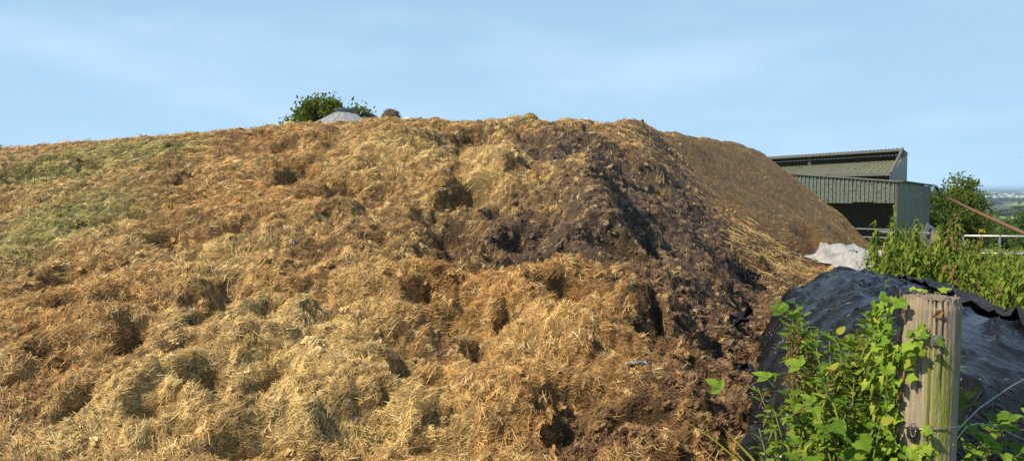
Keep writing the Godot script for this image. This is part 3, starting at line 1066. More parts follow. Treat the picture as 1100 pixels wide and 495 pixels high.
func make_barn() -> void:
	var g := ground_y(BC.x, BC.y) - 0.05
	var barn := thing("barn", Vector3(BC.x, 0, -BC.y), "green metal barn with an open dark front and a raised roof behind the heap", "barn")
	var st: SurfaceTool
	var r := RandomNumberGenerator.new()
	r.seed = 31
	var front := group_part("front_wall", barn)
	var side_wall := group_part("side_wall", barn)
	var upper := group_part("upper_roof", barn)
	var cap := group_part("cap_roof", barn)
	# ribbed sheets over the opening
	var wide := 0.93
	for k in 13:
		var t0 := k * wide + 0.1
		var t1 := t0 + wide + 0.03
		st = tool()
		var off := -0.004 - 0.006 * (k % 2)
		var lo := 1.10 + r.randf_range(-0.03, 0.03) - 0.006 * t0
		ribbed(st, bp(t1, off, lo), bp(t0, off, lo), bp(t0, off, front_top(t0)), bp(t1, off, front_top(t1)), 0.21, 0.055)
		build(st, "cladding_sheet", M.green_cladding, front)
	st = tool()
	bar(st, bp(0, 0.14, 1.2), bp(12.2, 0.14, 1.2), 0.12, 0.2)
	build(st, "lintel_beam", M.dark_timber, front)
	st = tool()
	bar(st, bp(-0.06, -0.02, front_top(0) + 0.03), bp(12.3, -0.02, front_top(12.3) + 0.03), 0.22, 0.07)
	build(st, "eaves_trim", M.grey_trim, front)
	for t in [0.06, 6.1, 12.1]:
		st = tool()
		bar(st, bp(t, 0.06, g), bp(t, 0.06, front_top(t) - 0.02), 0.16, 0.16)
		build(st, "corner_post" if t < 1 else "post", M.grey_trim, barn)
	# the side wall towards the fields
	for k in 9:
		var b0 := k * 0.93
		st = tool()
		var off := -0.03 - 0.006 * (k % 2)
		ribbed(st, bp(off, b0, g), bp(off, b0 + 0.96, g), bp(off, b0 + 0.96, 2.05 - 0.02 * b0), bp(off, b0, 2.05 - 0.02 * b0), 0.31, 0.03)
		build(st, "side_sheet", M.green_cladding, side_wall)
	st = tool()
	bar(st, bp(-0.1, -0.1, 2.12), bp(-0.1, 8.7, 1.95), 0.3, 0.05)
	build(st, "verge_trim", M.roof_sheet, side_wall)
	# inside: back wall, far wall, floor and a rail
	st = tool()
	bar(st, bp(-0.02, 8.45, (g + 1.9) * 0.5), bp(12.2, 8.45, (g + 1.9) * 0.5), 0.1, 1.9 - g)
	build(st, "back_wall", M.green_cladding, barn)
	st = tool()
	bar(st, bp(12.25, 0.0, (g + 2.9) * 0.5), bp(12.25, 8.5, (g + 2.9) * 0.5), 0.1, 2.9 - g)
	build(st, "end_wall", M.green_cladding, barn)
	st = tool()
	bar(st, bp(0.1, 4.2, g - 0.06), bp(12.2, 4.2, g - 0.06), 8.2, 0.2)
	build(st, "floor_slab", M.barn_floor, barn)
	for y in [-0.30, -0.72]:
		st = tool()
		bar(st, bp(0.2, 3.0, y), bp(12.1, 3.0, y), 0.06, 0.06)
		build(st, "rail", M.galvanised, barn)
	# upper roof: a slope, an open strip, and a cap roof carried on short posts
	var tip := 0.042   # the old roof sags away from the yard
	for k in 12:
		var t0 := 0.55 + k * 1.0
		var t1 := t0 + 1.03
		st = tool()
		var up := 0.004 * (k % 2)
		ribbed(st, bp(t1, 0.95, 2.48 - tip * 0.3 * t1 + up), bp(t0, 0.95, 2.48 - tip * 0.3 * t0 + up), bp(t0, 4.05, 3.26 - tip * t0 + up), bp(t1, 4.05, 3.26 - tip * t1 + up), 0.19, 0.03)
		build(st, "roof_sheet", M.roof_sheet, upper)
	st = tool()
	bar(st, bp(0.5, 0.92, 2.44), bp(12.4, 0.92, 2.30), 0.1, 0.09)
	build(st, "roof_edge_beam", M.grey_trim, upper)
	st = tool()
	bar(st, bp(0.5, 3.75, 3.74), bp(12.6, 3.75, 3.28), 0.3, 0.12)
	build(st, "cap_fascia", M.grey_trim, cap)
	st = tool()
	bar(st, bp(0.5, 4.3, 3.48), bp(12.6, 4.3, 3.0), 0.08, 0.10)
	build(st, "purlin", M.weathered_timber, cap)
	st = tool()
	bar(st, bp(0.7, 4.2, 3.40), bp(12.6, 4.25, 3.62 - 12.0 * tip - 0.1), 0.05, 0.05)
	build(st, "brace", M.dark_timber, cap)
	for t in [0.62, 5.2, 9.8]:
		st = tool()
		bar(st, bp(t, 3.92, 3.2 - tip * t), bp(t, 3.92, 3.72 - tip * t * 0.92), 0.13, 0.13)
		build(st, "roof_post", M.grey_trim, cap)
	for k in 6:
		var t0 := 0.5 + k * 2.0
		st = tool()
		ribbed(st, bp(t0 + 2.03, 3.62, 3.82 - 0.0385 * (t0 + 2)), bp(t0, 3.62, 3.82 - 0.0385 * t0), bp(t0, 5.3, 3.58 - 0.0385 * t0), bp(t0 + 2.03, 5.3, 3.58 - 0.0385 * (t0 + 2)), 0.19, 0.03)
		build(st, "cap_roof_sheet", M.roof_sheet, cap)
	# sheet that closes the side of the upper roof
	st = tool()
	var pts := [bp(0.56, 0.95, 1.9), bp(0.56, 5.2, 1.8), bp(0.56, 5.2, 3.56), bp(0.56, 4.2, 3.72), bp(0.56, 4.05, 3.24), bp(0.56, 0.95, 2.45)]
	quad(st, pts[0], pts[1], pts[4], pts[5])
	quad(st, pts[1], pts[2], pts[3], pts[4])
	build(st, "gable_sheet", M.green_cladding, barn)
	st = tool()
	bar(st, bp(0.5, 3.6, 3.80), bp(0.48, 0.85, 2.52), 0.10, 0.12)
	build(st, "gable_trim", M.grey_trim, upper)
	st = tool()
	bar(st, bp(0.25, -0.05, 2.10), bp(0.25, 8.6, 1.97), 0.66, 0.04)
	build(st, "low_roof", M.roof_sheet, barn)
	st = tool()
	bar(st, bp(0.6, 6.9, 1.97), bp(12.3, 6.9, 1.97), 3.5, 0.05)
	build(st, "rear_roof", M.roof_sheet, barn)
	st = tool()
	bar(st, bp(0.6, 5.18, 2.75 - 0.02), bp(12.3, 5.18, 2.3), 0.05, 1.5)
	build(st, "upper_back_wall", M.green_cladding, barn)
	# gutter at the far side with its elbow
	st = tool()
	tube(st, [bp(-0.3, 8.5, 1.92), bp(-0.3, 8.72, 1.86), bp(-0.5, 8.75, 1.45), bp(-0.9, 8.4, 1.28)], [0.07, 0.07, 0.06, 0.06], 8)
	build(st, "gutter_elbow", M.black_plastic, barn)
	# the long rusty pipe that leans from the eaves to the ground by the gate
	var a: Vector3 = Vector3(BC.x, 0, -BC.y) + bp(-0.9, 8.4, 1.28)
	var e := Vector3(14.9, 0, -20.0)
	e.y = ground_y(e.x, 20.0) + 0.06
	st = tool(true)
	st.set_smooth_group(0)
	tube(st, [a, a.lerp(e, 0.33) + Vector3(0, -0.05, 0), a.lerp(e, 0.66) + Vector3(0, -0.05, 0), e], [0.065, 0.065, 0.065, 0.065], 9)
	st.index()
	st.generate_normals()
	tag(part("rusty_pipe", st.commit(), M.rust, self), "long rusty brown pipe sloping from the barn eaves down towards the gate", "pipe")
	# a grey sheet of metal propped against the side wall
	var gy := ground_y(18.4, 36.0)
	var roll := Basis(Vector3.UP, 0.35) * Basis(Vector3.RIGHT, -0.22) * Basis(Vector3.BACK, -0.62)
	var panel := thing("metal_panel", Vector3(18.30, gy - 0.05, -35.9), "pale grey metal panel with a dark slot propped askew by the barn's dark side wall", "panel")
	part("sheet", block_mesh(Vector3(0.85, 3.1, 0.03), 0.006), M.pale_panel, panel, Transform3D(roll, roll * Vector3(0.1, 1.5, 0)))
	part("slot", block_mesh(Vector3(0.20, 0.55, 0.014), 0.003), M.black_plastic, panel, Transform3D(roll, roll * Vector3(-0.02, 2.62, 0.022)))


func make_gate() -> void:
	# timber gate post, galvanised gate, a stub of rail on the other side
	var st := tool(true)
	var x := 8.62
	var d := 16.0
	var g := ground_y(x, d)
	st.set_smooth_group(0)
	tube(st, [Vector3(0, -0.1, 0), Vector3(0, 0.5, 0), Vector3(0.01, 0.93, 0), Vector3(0.01, 0.96, 0)], [0.095, 0.092, 0.09, 0.075], 12)
	st.index()
	st.generate_normals()
	var gp := part("gate_post", st.commit(), M.weathered_timber, self, Transform3D(Basis(), Vector3(x, g, -d)))
	tag(gp, "short round timber gate post standing among the weeds", "post")
	var gate := thing("field_gate", Vector3(9.15, g - 0.06, -15.95), "galvanised tubular field gate beyond the tall weeds", "gate")
	var w := Vector3(3.3, 0, 0.7)
	for y in [0.92, 0.57, 0.36, 0.16]:
		st = tool(true)
		st.set_smooth_group(0)
		tube(st, [Vector3(0, y, 0), w * 0.5 + Vector3(0, y, 0), w + Vector3(0, y, 0)], [0.024, 0.024, 0.024], 8)
		st.index()
		build(st, "rail", M.galvanised, gate)
	for k in [0.0, 0.2, 1.0]:
		st = tool()
		tube(st, [w * k + Vector3(0, 0.12, 0.004), w * k + Vector3(0, 0.94, 0.004)], [0.026, 0.026], 8)
		build(st, "upright", M.galvanised, gate)
	st = tool()
	tube(st, [Vector3(7.6, g + 0.92, -16.3), Vector3(8.53, g + 0.9, -16.05)], [0.028, 0.028], 8)
	for k in [0.25, 0.9]:
		var p := Vector3(7.6, 0, -16.3).lerp(Vector3(8.53, 0, -16.05), k)
		tube(st, [p + Vector3(0, g, 0), p + Vector3(0, g + 0.92, 0)], [0.02, 0.02], 6)
	tag(build(st, "hurdle_rail", M.galvanised, self), "short galvanised rail beside the timber gate post", "rail")


func make_tank() -> void:
	# conical roof of a grey store behind the crest
	var at := Vector3(-10.1, 0, -48.0)
	var g := ground_y(at.x, 48.0)
	at.y = g
	var tank := thing("storage_tank", at, "grey round tank with a faceted cone roof showing over the crest", "tank")
	var top := 6.55 - g
	var st := tool()
	var n := 18
	var rr := 4.2
	var wall := top - 2.1
	for k in n:
		var a := TAU * k / n
		var b := TAU * (k + 1) / n
		var pa := Vector3(cos(a), 0, sin(a))
		var pb := Vector3(cos(b), 0, sin(b))
		quad(st, pa * rr, pa * rr + Vector3.UP * wall, pb * rr + Vector3.UP * wall, pb * rr)
	build(st, "tank_wall", M.tank_grey, tank)
	var roof := group_part("cone_roof", tank)
	for k in n:
		st = tool()
		var a := TAU * k / n
		var b := TAU * (k + 1) / n
		var pa := Vector3(cos(a), 0, sin(a))
		var pb := Vector3(cos(b), 0, sin(b))
		var lo := Vector3.UP * (wall - 0.05)
		var hi := Vector3.UP * (top - 0.18)
		quad(st, pa * (rr + 0.2) + lo, pa * 0.62 + hi, pb * 0.62 + hi, pb * (rr + 0.2) + lo)
		bar(st, pa * (rr + 0.2) + lo, pa * 0.62 + hi, 0.03, 0.025)
		build(st, "roof_panel", M.tank_grey, roof)
	st = tool()
	tube(st, [Vector3(0, top - 0.3, 0), Vector3(0, top - 0.02, 0), Vector3(0, top, 0), Vector3(0, top + 0.02, 0)], [0.60, 0.60, 0.78, 0.70], 18)
	build(st, "cap", M.tank_grey, tank)
	st = tool(true)
	st.set_smooth_group(0)
	tube(st, [Vector3(0.9, top - 0.55, 0.5), Vector3(1.15, top - 0.22, 0.5), Vector3(1.7, top - 0.42, 0.5), Vector3(2.6, top - 0.95, 0.5)], [0.12, 0.14, 0.14, 0.12], 8)
	build(st, "filler_pipe", M.black_plastic, tank)


func make_far_houses() -> void:
	var r := RandomNumberGenerator.new()
	r.seed = 81
	for k in 26:
		var u := r.randf_range(0.585, 0.70)
		var d := r.randf_range(4200.0, 6800.0)
		var x := u * d
		var g := ground_y(x, d)
		var w := r.randf_range(14.0, 42.0)
		var h := r.randf_range(6.0, 11.0)
		var t := thing("far_house", Vector3(x, g, -d), "tiny pale house of the distant town on the plain", "house", "houses of the far town")
		var st := tool()
		bar(st, Vector3(-w / 2, h / 2, 0), Vector3(w / 2, h / 2, 0), 12.0, h)
		build(st, "wall", M.white_wall, t)
		st = tool()
		var a := [Vector3(-w / 2, h, 7), Vector3(w / 2, h, 7), Vector3(w / 2, h + 4, 0), Vector3(-w / 2, h + 4, 0), Vector3(-w / 2, h, -7), Vector3(w / 2, h, -7)]
		quad(st, a[3], a[2], a[1], a[0])
		quad(st, a[4], a[5], a[2], a[3])
		build(st, "roof", M.red_roof, t)
		t.rotation.y = r.randf_range(-0.5, 0.5)


# ---------------------------------------------------------------- plants
# a leaf that runs along +x with its face up; serrated where teeth > 0
func leaf_mesh(ln: float, wd: float, rows: int, teeth: float, fold: float, droop: float, belly := 0.38) -> ArrayMesh:
	var st := tool()
	var prev := []
	for i in rows + 1:
		var t := i / float(rows)
		var w := wd * 0.5 * pow(sin(PI * pow(t, log(0.5) / log(belly))), 0.85) if t > 0.0 and t < 1.0 else 0.0
		if teeth > 0 and i % 2 == 1: w *= 1.0 + teeth
		var x := ln * t * (1.0 - 0.15 * droop * t)
		var y := -droop * ln * t * t * 0.6 + 0.1 * ln * t
		var row := [Vector3(x, y + w * fold, -w), Vector3(x, y, 0), Vector3(x, y + w * fold, w)]
		if i > 0:
			for k in 2:
				quad(st, prev[k], prev[k + 1], row[k + 1], row[k])
		prev = row
	st.generate_normals()
	return st.commit()


func ivy_mesh(size: float, sd: int) -> ArrayMesh:
	var st := tool()
	var r := RandomNumberGenerator.new()
	r.seed = sd
	# outline of a five-lobed leaf, stalk end at the origin, tip along +x
	var out := [[0.0, 0.05], [-0.14, 0.26], [-0.02, 0.50], [0.24, 0.40], [0.42, 0.56], [0.58, 0.30], [1.0, 0.0]]
	var pts := []
	for p in out: pts.append(Vector2(p[0], p[1]))
	for k in range(out.size() - 2, -1, -1): pts.append(Vector2(out[k][0], -out[k][1]))
	var mid := Vector3(0.36, 0.05, 0) * size
	for k in pts.size():
		var a: Vector2 = pts[k]
		var b: Vector2 = pts[(k + 1) % pts.size()]
		var va := Vector3(a.x, 0.10 * absf(a.y) - 0.16 * a.x * a.x + r.randf_range(-0.02, 0.02), a.y) * size
		var vb := Vector3(b.x, 0.10 * absf(b.y) - 0.16 * b.x * b.x + r.randf_range(-0.02, 0.02), b.y) * size
		for v in [mid, va, vb]:
			st.add_vertex(v)
	st.generate_normals()
	return st.commit()


func leaf_xf(at: Vector3, dir: Vector3, up: Vector3, sc: float) -> Transform3D:
	var x := dir.normalized()
	var z := x.cross(up).normalized()
	if z.length() < 0.5: z = Vector3.BACK
	return Transform3D(Basis(x, z.cross(x), z).scaled(Vector3.ONE * sc), at)


var leaves := {}


func set_leaf_meshes() -> void:
	leaves.nettle = [leaf_mesh(0.085, 0.046, 11, 0.30, 0.25, 0.45, 0.32), leaf_mesh(0.085, 0.038, 11, 0.30, 0.4, 0.75, 0.30), leaf_mesh(0.085, 0.052, 11, 0.26, 0.12, 0.2, 0.34)]
	leaves.bramble = [leaf_mesh(0.058, 0.032, 9, 0.16, 0.3, 0.35, 0.40), leaf_mesh(0.054, 0.030, 9, 0.16, 0.35, 0.2, 0.42)]
	leaves.ivy = [ivy_mesh(0.040, 1), ivy_mesh(0.040, 2), ivy_mesh(0.040, 3)]
	leaves.grass = [leaf_mesh(0.34, 0.010, 6, 0.0, 0.3, 0.9, 0.4), leaf_mesh(0.28, 0.009, 6, 0.0, 0.3, 0.5, 0.4)]
	leaves.dead = [leaf_mesh(0.06, 0.026, 6, 0.1, 0.7, 1.2, 0.4)]


# a stinging nettle: stem, opposite pairs of toothed leaves, drooping flower strings
func make_nettle(sd: int, height: float, label: String) -> Node3D:
	var r := RandomNumberGenerator.new()
	r.seed = sd
	var t := thing("nettle_plant", Vector3.ZERO, label, "nettle", "nettles growing at the foot of the post")
	var lean := Vector3(r.randfn(0, 0.10), 0, r.randfn(0, 0.10))
	var pts := []
	var rad := []
	for k in 7:
		var q := k / 6.0
		pts.append(Vector3(0, height * q, 0) + lean * height * q * q)
		rad.append(lerpf(0.0042, 0.0018, q))
	var st := tool(true)
	st.set_smooth_group(0)
	tube(st, pts, rad, 6)
	build(st, "stem", M.stem_green, t)
	var y := height * 0.42
	var turn := r.randf() * TAU
	while y < height - 0.005:
		var q := y / height
		var p := Vector3(0, y, 0) + lean * height * q * q
		var sc := lerpf(1.15, 0.45, clampf((q - 0.45) / 0.55, 0, 1)) * r.randf_range(0.85, 1.15)
		for s in 2:
			var a := turn + PI * s + r.randfn(0, 0.25)
			var dir := Vector3(cos(a), lerpf(-0.5, 0.9, pow(q, 6.0)) + r.randfn(0, 0.15), sin(a))
			var m := "nettle_%d" % [0, 1, 1, 1, 2, 2, 3][r.randi_range(0, 6)]
			part("leaf", leaves.nettle[r.randi_range(0, 2)], M[m], t, leaf_xf(p + dir.normalized() * 0.012, dir, Vector3(r.randfn(0, 0.2), 1, r.randfn(0, 0.2)), sc))
		if q > 0.6 and q < 0.93 and r.randf() < 0.7:
			st = tool()
			for s in 3:
				var a := turn + PI * 0.5 * s + r.randfn(0, 0.3)
				var e := p + Vector3(cos(a) * 0.035, -0.03, sin(a) * 0.035)
				tube(st, [p, p.lerp(e, 0.5) + Vector3(0, 0.012, 0), e], [0.0025, 0.0045, 0.002], 5, false)
			build(st, "flower_string", M.weed_2, t)
		turn += PI * 0.5 + r.randfn(0, 0.15)
		y += lerpf(0.052, 0.018, clampf((q - 0.4) / 0.6, 0, 1)) * r.randf_range(0.85, 1.15)
	return t


# an arching cane with leaves of three leaflets
func make_bramble(pts: Array, label: String, sd: int, light: float, every := 0.085) -> void:
	var r := RandomNumberGenerator.new()
	r.seed = sd
	var base: Vector3 = pts[0]
	var t := thing("bramble_cane", base, label, "bramble", "bramble canes by the post")
	var cv := Curve3D.new()
	for k in pts.size():
		var tan: Vector3 = (pts[mini(k + 1, pts.size() - 1)] - pts[maxi(k - 1, 0)]) * 0.22
		cv.add_point(pts[k] - base, -tan, tan)
	var n := 18
	var pp := []
	var rr := []
	for k in n + 1:
		pp.append(cv.sample_baked(cv.get_baked_length() * k / n))
		rr.append(lerpf(0.0048, 0.0016, k / float(n)))
	var st := tool(true)
	st.set_smooth_group(0)
	tube(st, pp, rr, 6)
	build(st, "cane", M.stem_red, t)
	var s := cv.get_baked_length() * 0.35
	var side := 1.0
	while s < cv.get_baked_length():
		var p := cv.sample_baked(s)
		var f := (cv.sample_baked(minf(s + 0.02, cv.get_baked_length())) - cv.sample_baked(maxf(s - 0.02, 0))).normalized()
		var out := (f.cross(Vector3.UP) * side + Vector3(0, 0.45 + r.randfn(0, 0.2), 0) + f * 0.4 + Vector3(0, 0, 0.25)).normalized()
		var e := p + out * r.randf_range(0.025, 0.05)
		st = tool()
		tube(st, [p, e], [0.0014, 0.0012], 5)
		var stalk := build(st, "leaf_stalk", M.stem_green, t)
		var m := "bramble_1" if r.randf() < light else "bramble_0"
		var sc := r.randf_range(0.6, 1.0)
		var up := Vector3(r.randfn(0, 0.25), 1.0, 0.55 + r.randfn(0, 0.3)).normalized()
		var flat := (out - up * out.dot(up)).normalized()
		part("leaf", leaves.bramble[0], M[m], stalk, leaf_xf(e, flat, up, sc * 1.15))
		part("leaf", leaves.bramble[1], M[m], stalk, leaf_xf(e, flat.rotated(up, 1.25), up, sc * 0.9))
		part("leaf", leaves.bramble[1], M[m], stalk, leaf_xf(e, flat.rotated(up, -1.25), up, sc * 0.9))
		side = -side
		s += every * r.randf_range(0.8, 1.2)


const POST := Vector3(1.180, 0.0, -2.2)
const POST_TOP := 1.405
const POST_R := 0.0755


func post_at(ang: float, y: float, out := 0.0) -> Vector3:   # ang from the side that faces the road, to the right; y above ground
	var f := Vector2(-POST.x, -POST.z).normalized()          # towards the road
	var a := atan2(f.x, f.y) + ang
	return Vector3(POST.x - 0.012 * (POST_TOP - y), y, POST.z) + Vector3(sin(a), 0, cos(a)) * (POST_R + out)


func post_out(ang: float) -> Vector3:
	var f := Vector2(-POST.x, -POST.z).normalized()
	var a := atan2(f.x, f.y) + ang
	return Vector3(sin(a), 0, cos(a))


func make_post() -> void:
	var post := thing("fence_post", POST, "thick weathered round fence post streaked with green algae and hung with ivy", "fence post")
	var grain := noise(1.0, 201, 4)
	var cracks := noise(1.0, 202, 2)
	var blot := noise(9.0, 203, 4)
	var st := tool(true)
	st.set_smooth_group(0)
	var na := 120
	var ny := 110
	var f := Vector2(-POST.x, -POST.z).normalized()
	var a0 := atan2(f.x, f.y)
	for j in ny + 1:
		var y := POST_TOP * j / ny
		for i in na:
			var a := TAU * i / na - PI
			var ca := cos(a) * 3.0
			var sa := sin(a) * 3.0
			var ck := cracks.get_noise_3d(ca * 1.6, y * 0.5, sa * 1.6)
			var groove := smoothstep(0.085, 0.0, absf(ck)) * smoothstep(-0.1, 0.35, cracks.get_noise_3d(ca * 0.6, y * 1.1 + 7.0, sa * 0.6))
			var gr := grain.get_noise_3d(ca * 5.0, y * 1.6, sa * 5.0)
			var rad := POST_R * (1.02 - 0.02 * j / ny) + 0.0022 * gr - 0.012 * groove
			if j >= ny - 1: rad -= 0.004 + 0.006 * maxf(0.0, blot.get_noise_2d(cos(a) * 2.0, sin(a) * 2.0 + 5.0))
			for kn in [[-0.35, 1.19], [0.30, 1.13], [0.22, 1.21], [-0.7, 1.0], [0.55, 1.25]]:
				var kq: float = pow((a - kn[0]) / 0.16, 2.0) + pow((y - kn[1]) / 0.016, 2.0)
				rad += 0.003 * exp(-kq) - 0.006 * exp(-kq * 8.0)
			var top := 0.0
			if j >= ny - 2: top = 0.014 * blot.get_noise_3d(cos(a), 3.0, sin(a)) - 0.003
			st.set_smooth_group(0)
			var c := Color(0.33, 0.27, 0.19).lerp(Color(0.17, 0.125, 0.08), clampf(0.45 + gr * 1.2, 0, 1))
			c = c.lerp(Color(0.36, 0.31, 0.24), clampf(0.6 * blot.get_noise_3d(ca * 0.12, y * 0.8, sa * 0.12) + 0.15, 0, 0.7))
			# algae: a ragged green streak below the bolt
			var band := smoothstep(0.64, 0.34, absf(a - 0.34) + 0.16 * blot.get_noise_2d(a * 0.5, y * 0.6)) * smoothstep(1.31, 1.24, y + 0.05 * blot.get_noise_2d(a, 4.0))
			band *= clampf(0.75 + 0.9 * gr + 0.6 * blot.get_noise_2d(a * 1.5, y), 0.15, 1.0)
			c = c.lerp(Color(0.17, 0.19, 0.022), band * 0.95)
			c = c.lerp(Color(0.05, 0.04, 0.03), groove * 0.5)
			st.set_color(c)
			st.add_vertex(Vector3(sin(a0 + a) * rad - 0.012 * (POST_TOP - y), y + top, cos(a0 + a) * rad))
	for j in ny:
		for i in na:
			var p := j * na + i
			var q := j * na + (i + 1) % na
			for k in [p, p + na, q, q, p + na, q + na]:
				st.add_index(k)
	st.generate_normals()
	part("shaft", st.commit(), M.post_timber, post)
	# sawn top, a little sunken
	st = tool(true)
	for i in na:
		for ring in 6:
			var r0 := POST_R * 0.925 * ring / 6.0
			var r1 := POST_R * 0.925 * (ring + 1) / 6.0
			var q := []
			for e in [[r0, i], [r0, i + 1], [r1, i + 1], [r1, i]]:
				var a: float = TAU * e[1] / na
				q.append(Vector3(cos(a) * e[0], POST_TOP - 0.006 + 0.005 * blot.get_noise_2d(cos(a) * e[0] * 9.0, sin(a) * e[0] * 9.0), sin(a) * e[0]))
			st.set_color(Color(0.25, 0.20, 0.14) * (0.8 + 0.5 * grain.get_noise_1d(ring * 9.0)))
			quad(st, q[0], q[1], q[2], q[3])
	build(st, "sawn_top", M.post_timber, post)
	# bolt and plate
	var bo := post_out(0.20)
	var bx := Basis(Vector3.UP.cross(bo), Vector3.UP, bo)
	part("washer_plate", block_mesh(Vector3(0.028, 0.028, 0.005), 0.001), M.bolt_steel, post, Transform3D(bx, post_at(0.20, 1.292, 0.003) - POST))
	var hx := CylinderMesh.new()
	hx.top_radius = 0.0085
	hx.bottom_radius = 0.0095
	hx.height = 0.013
	hx.radial_segments = 6
	part("bolt_head", hx, M.bolt_steel, post, Transform3D(Basis(bx.x, bo, bx.x.cross(bo)), post_at(0.20, 1.292, 0.012) - POST))
	# wire strained round the post
	st = tool(true)
	st.set_smooth_group(0)
	var ring := []
	var rads := []
	for k in 41:
		var a := -2.6 + 5.2 * k / 40.0
		ring.append(post_at(a, 1.045 + 0.006 * sin(a * 2.0), 0.004) - POST)
		rads.append(0.0018)
	tube(st, ring, rads, 6)
	build(st, "binding_wire", M.steel_wire, post)
	var so := post_out(-0.42)
	var strainer := part("strainer", block_mesh(Vector3(0.026, 0.034, 0.014), 0.004), M.black_plastic, post, Transform3D(Basis(Vector3.UP.cross(so), Vector3.UP, so), post_at(-0.42, 1.03, 0.012) - POST))
	st = tool(true)
	st.set_smooth_group(0)
	var loop := []
	rads = []
	for k in 17:
		var a := TAU * k / 16.0
		loop.append(post_at(-0.36 + 0.075 * cos(a), 1.042 + 0.020 * sin(a), 0.018) - POST)
		rads.append(0.0022)
	for e in loop.size(): loop[e] = strainer.transform.affine_inverse() * loop[e]
	st = tool(true)
	st.set_smooth_group(0)
	tube(st, loop, rads, 6)
	build(st, "loop", M.bolt_steel, strainer)
	# slack wires running off along the fence
	var w := [["slack fence wire rising away from the post to the side of the black sheet", [post_at(1.0, 1.03, 0.002), Vector3(1.40, 1.055, -2.32), Vector3(1.55, 1.09, -2.42), Vector3(2.1, 1.14, -2.75), Vector3(3.4, 1.05, -3.4)]],
		["lower fence wire sagging away from the post into the brambles", [post_at(1.0, 1.00, 0.002), Vector3(1.36, 1.012, -2.30), Vector3(1.47, 0.985, -2.36), Vector3(1.58, 0.93, -2.42), Vector3(2.2, 0.72, -2.7), Vector3(3.4, 0.55, -3.3)]]]
	for a in w:
		var cv := Curve3D.new()
		var pl: Array = a[1]
		for k in pl.size():
			var tan: Vector3 = (pl[mini(k + 1, pl.size() - 1)] - pl[maxi(k - 1, 0)]) * 0.2
			cv.add_point(pl[k], -tan, tan)
		var pp := []
		rads = []
		for k in 41:
			pp.append(cv.sample_baked(cv.get_baked_length() * k / 40.0))
			rads.append(0.0021)
		st = tool(true)
		st.set_smooth_group(0)
		tube(st, pp, rads, 6)
		tag(build(st, "fence_wire", M.steel_wire, self), a[0], "wire", "fence wires")


func make_ivy() -> void:
	var r := RandomNumberGenerator.new()
	r.seed = 303
	var ivy := thing("ivy", Vector3(POST.x - 0.09, 0, POST.z + 0.03), "bright green ivy climbing the side of the fence post", "ivy")
	var org := ivy.position
	var paths := [[[-1.35, 0.35], [-1.25, 0.8], [-1.15, 1.05], [-1.2, 1.25], [-1.05, 1.41]], [[-1.05, 1.10], [-0.75, 1.21], [-0.4, 1.28], [-0.05, 1.325]], [[-1.1, 0.8], [-0.6, 0.93], [-0.1, 1.0], [0.12, 1.06]], [[-1.3, 0.6], [-1.55, 0.95], [-1.5, 1.25], [-1.35, 1.42]]]
	var counts := [90, 26, 34, 80]
	for k in paths.size():
		var cv := Curve2D.new()
		for p in paths[k]: cv.add_point(Vector2(p[0], p[1]))
		var L := cv.get_baked_length()
		var pp := []
		var rr := []
		for i in 25:
			var q := cv.sample_baked(L * i / 24.0)
			pp.append(post_at(q.x, q.y, 0.006) - org)
			rr.append(0.0028 * (1.0 - 0.5 * i / 24.0))
		var st := tool(true)
		st.set_smooth_group(0)
		tube(st, pp, rr, 6)
		var vine := build(st, "stem", M.stem_red, ivy)
		for i in counts[k]:
			var q := cv.sample_baked(L * pow(r.randf(), 0.8))
			if q.y < 0.72: continue
			var ang := q.x + r.randfn(0, 0.16)
			var out := post_out(ang)
			var far := absf(r.randfn(0, 0.028)) + 0.010
			if k == 0 or k == 3: far += r.randf() * 0.03
			var at := post_at(ang, q.y + r.randfn(0, 0.022), far)
			var up := (out + Vector3(r.randfn(0, 0.35), 0.45 + r.randfn(0, 0.25), r.randfn(0, 0.35))).normalized()
			var dir := Vector3(r.randfn(0, 0.7), -0.7, r.randfn(0, 0.5))
			dir = (dir - up * dir.dot(up)).normalized()
			part("leaf", leaves.ivy[r.randi_range(0, 2)], M[["ivy_0", "ivy_0", "ivy_1", "ivy_1", "ivy_2"][r.randi_range(0, 4)]], vine, leaf_xf(at - org, dir, up, r.randf_range(0.55, 1.05)))
	# small leaves and a dead one lying on the sawn top
	for k in 11:
		var a := r.randf() * TAU
		var at := Vector3(POST.x + cos(a) * 0.05, POST_TOP + 0.006 + r.randf() * 0.012, POST.z + sin(a) * 0.05)
		part("leaf", leaves.ivy[k % 3], M[["ivy_1", "ivy_2"][k % 2]], ivy, leaf_xf(at - org, Vector3(r.randfn(), 0.4, r.randfn()), Vector3(r.randfn(0, 0.3), 1, 0.4), r.randf_range(0.3, 0.6)))
	var dl := part("dead_leaf", leaves.dead[0], M.dead_leaf, self, leaf_xf(post_at(0.32, 1.375, 0.006), Vector3(-0.5, -0.5, 0.1), post_out(0.3), 0.55))
	tag(dl, "small curled orange dead leaf stuck near the top of the post", "leaf")


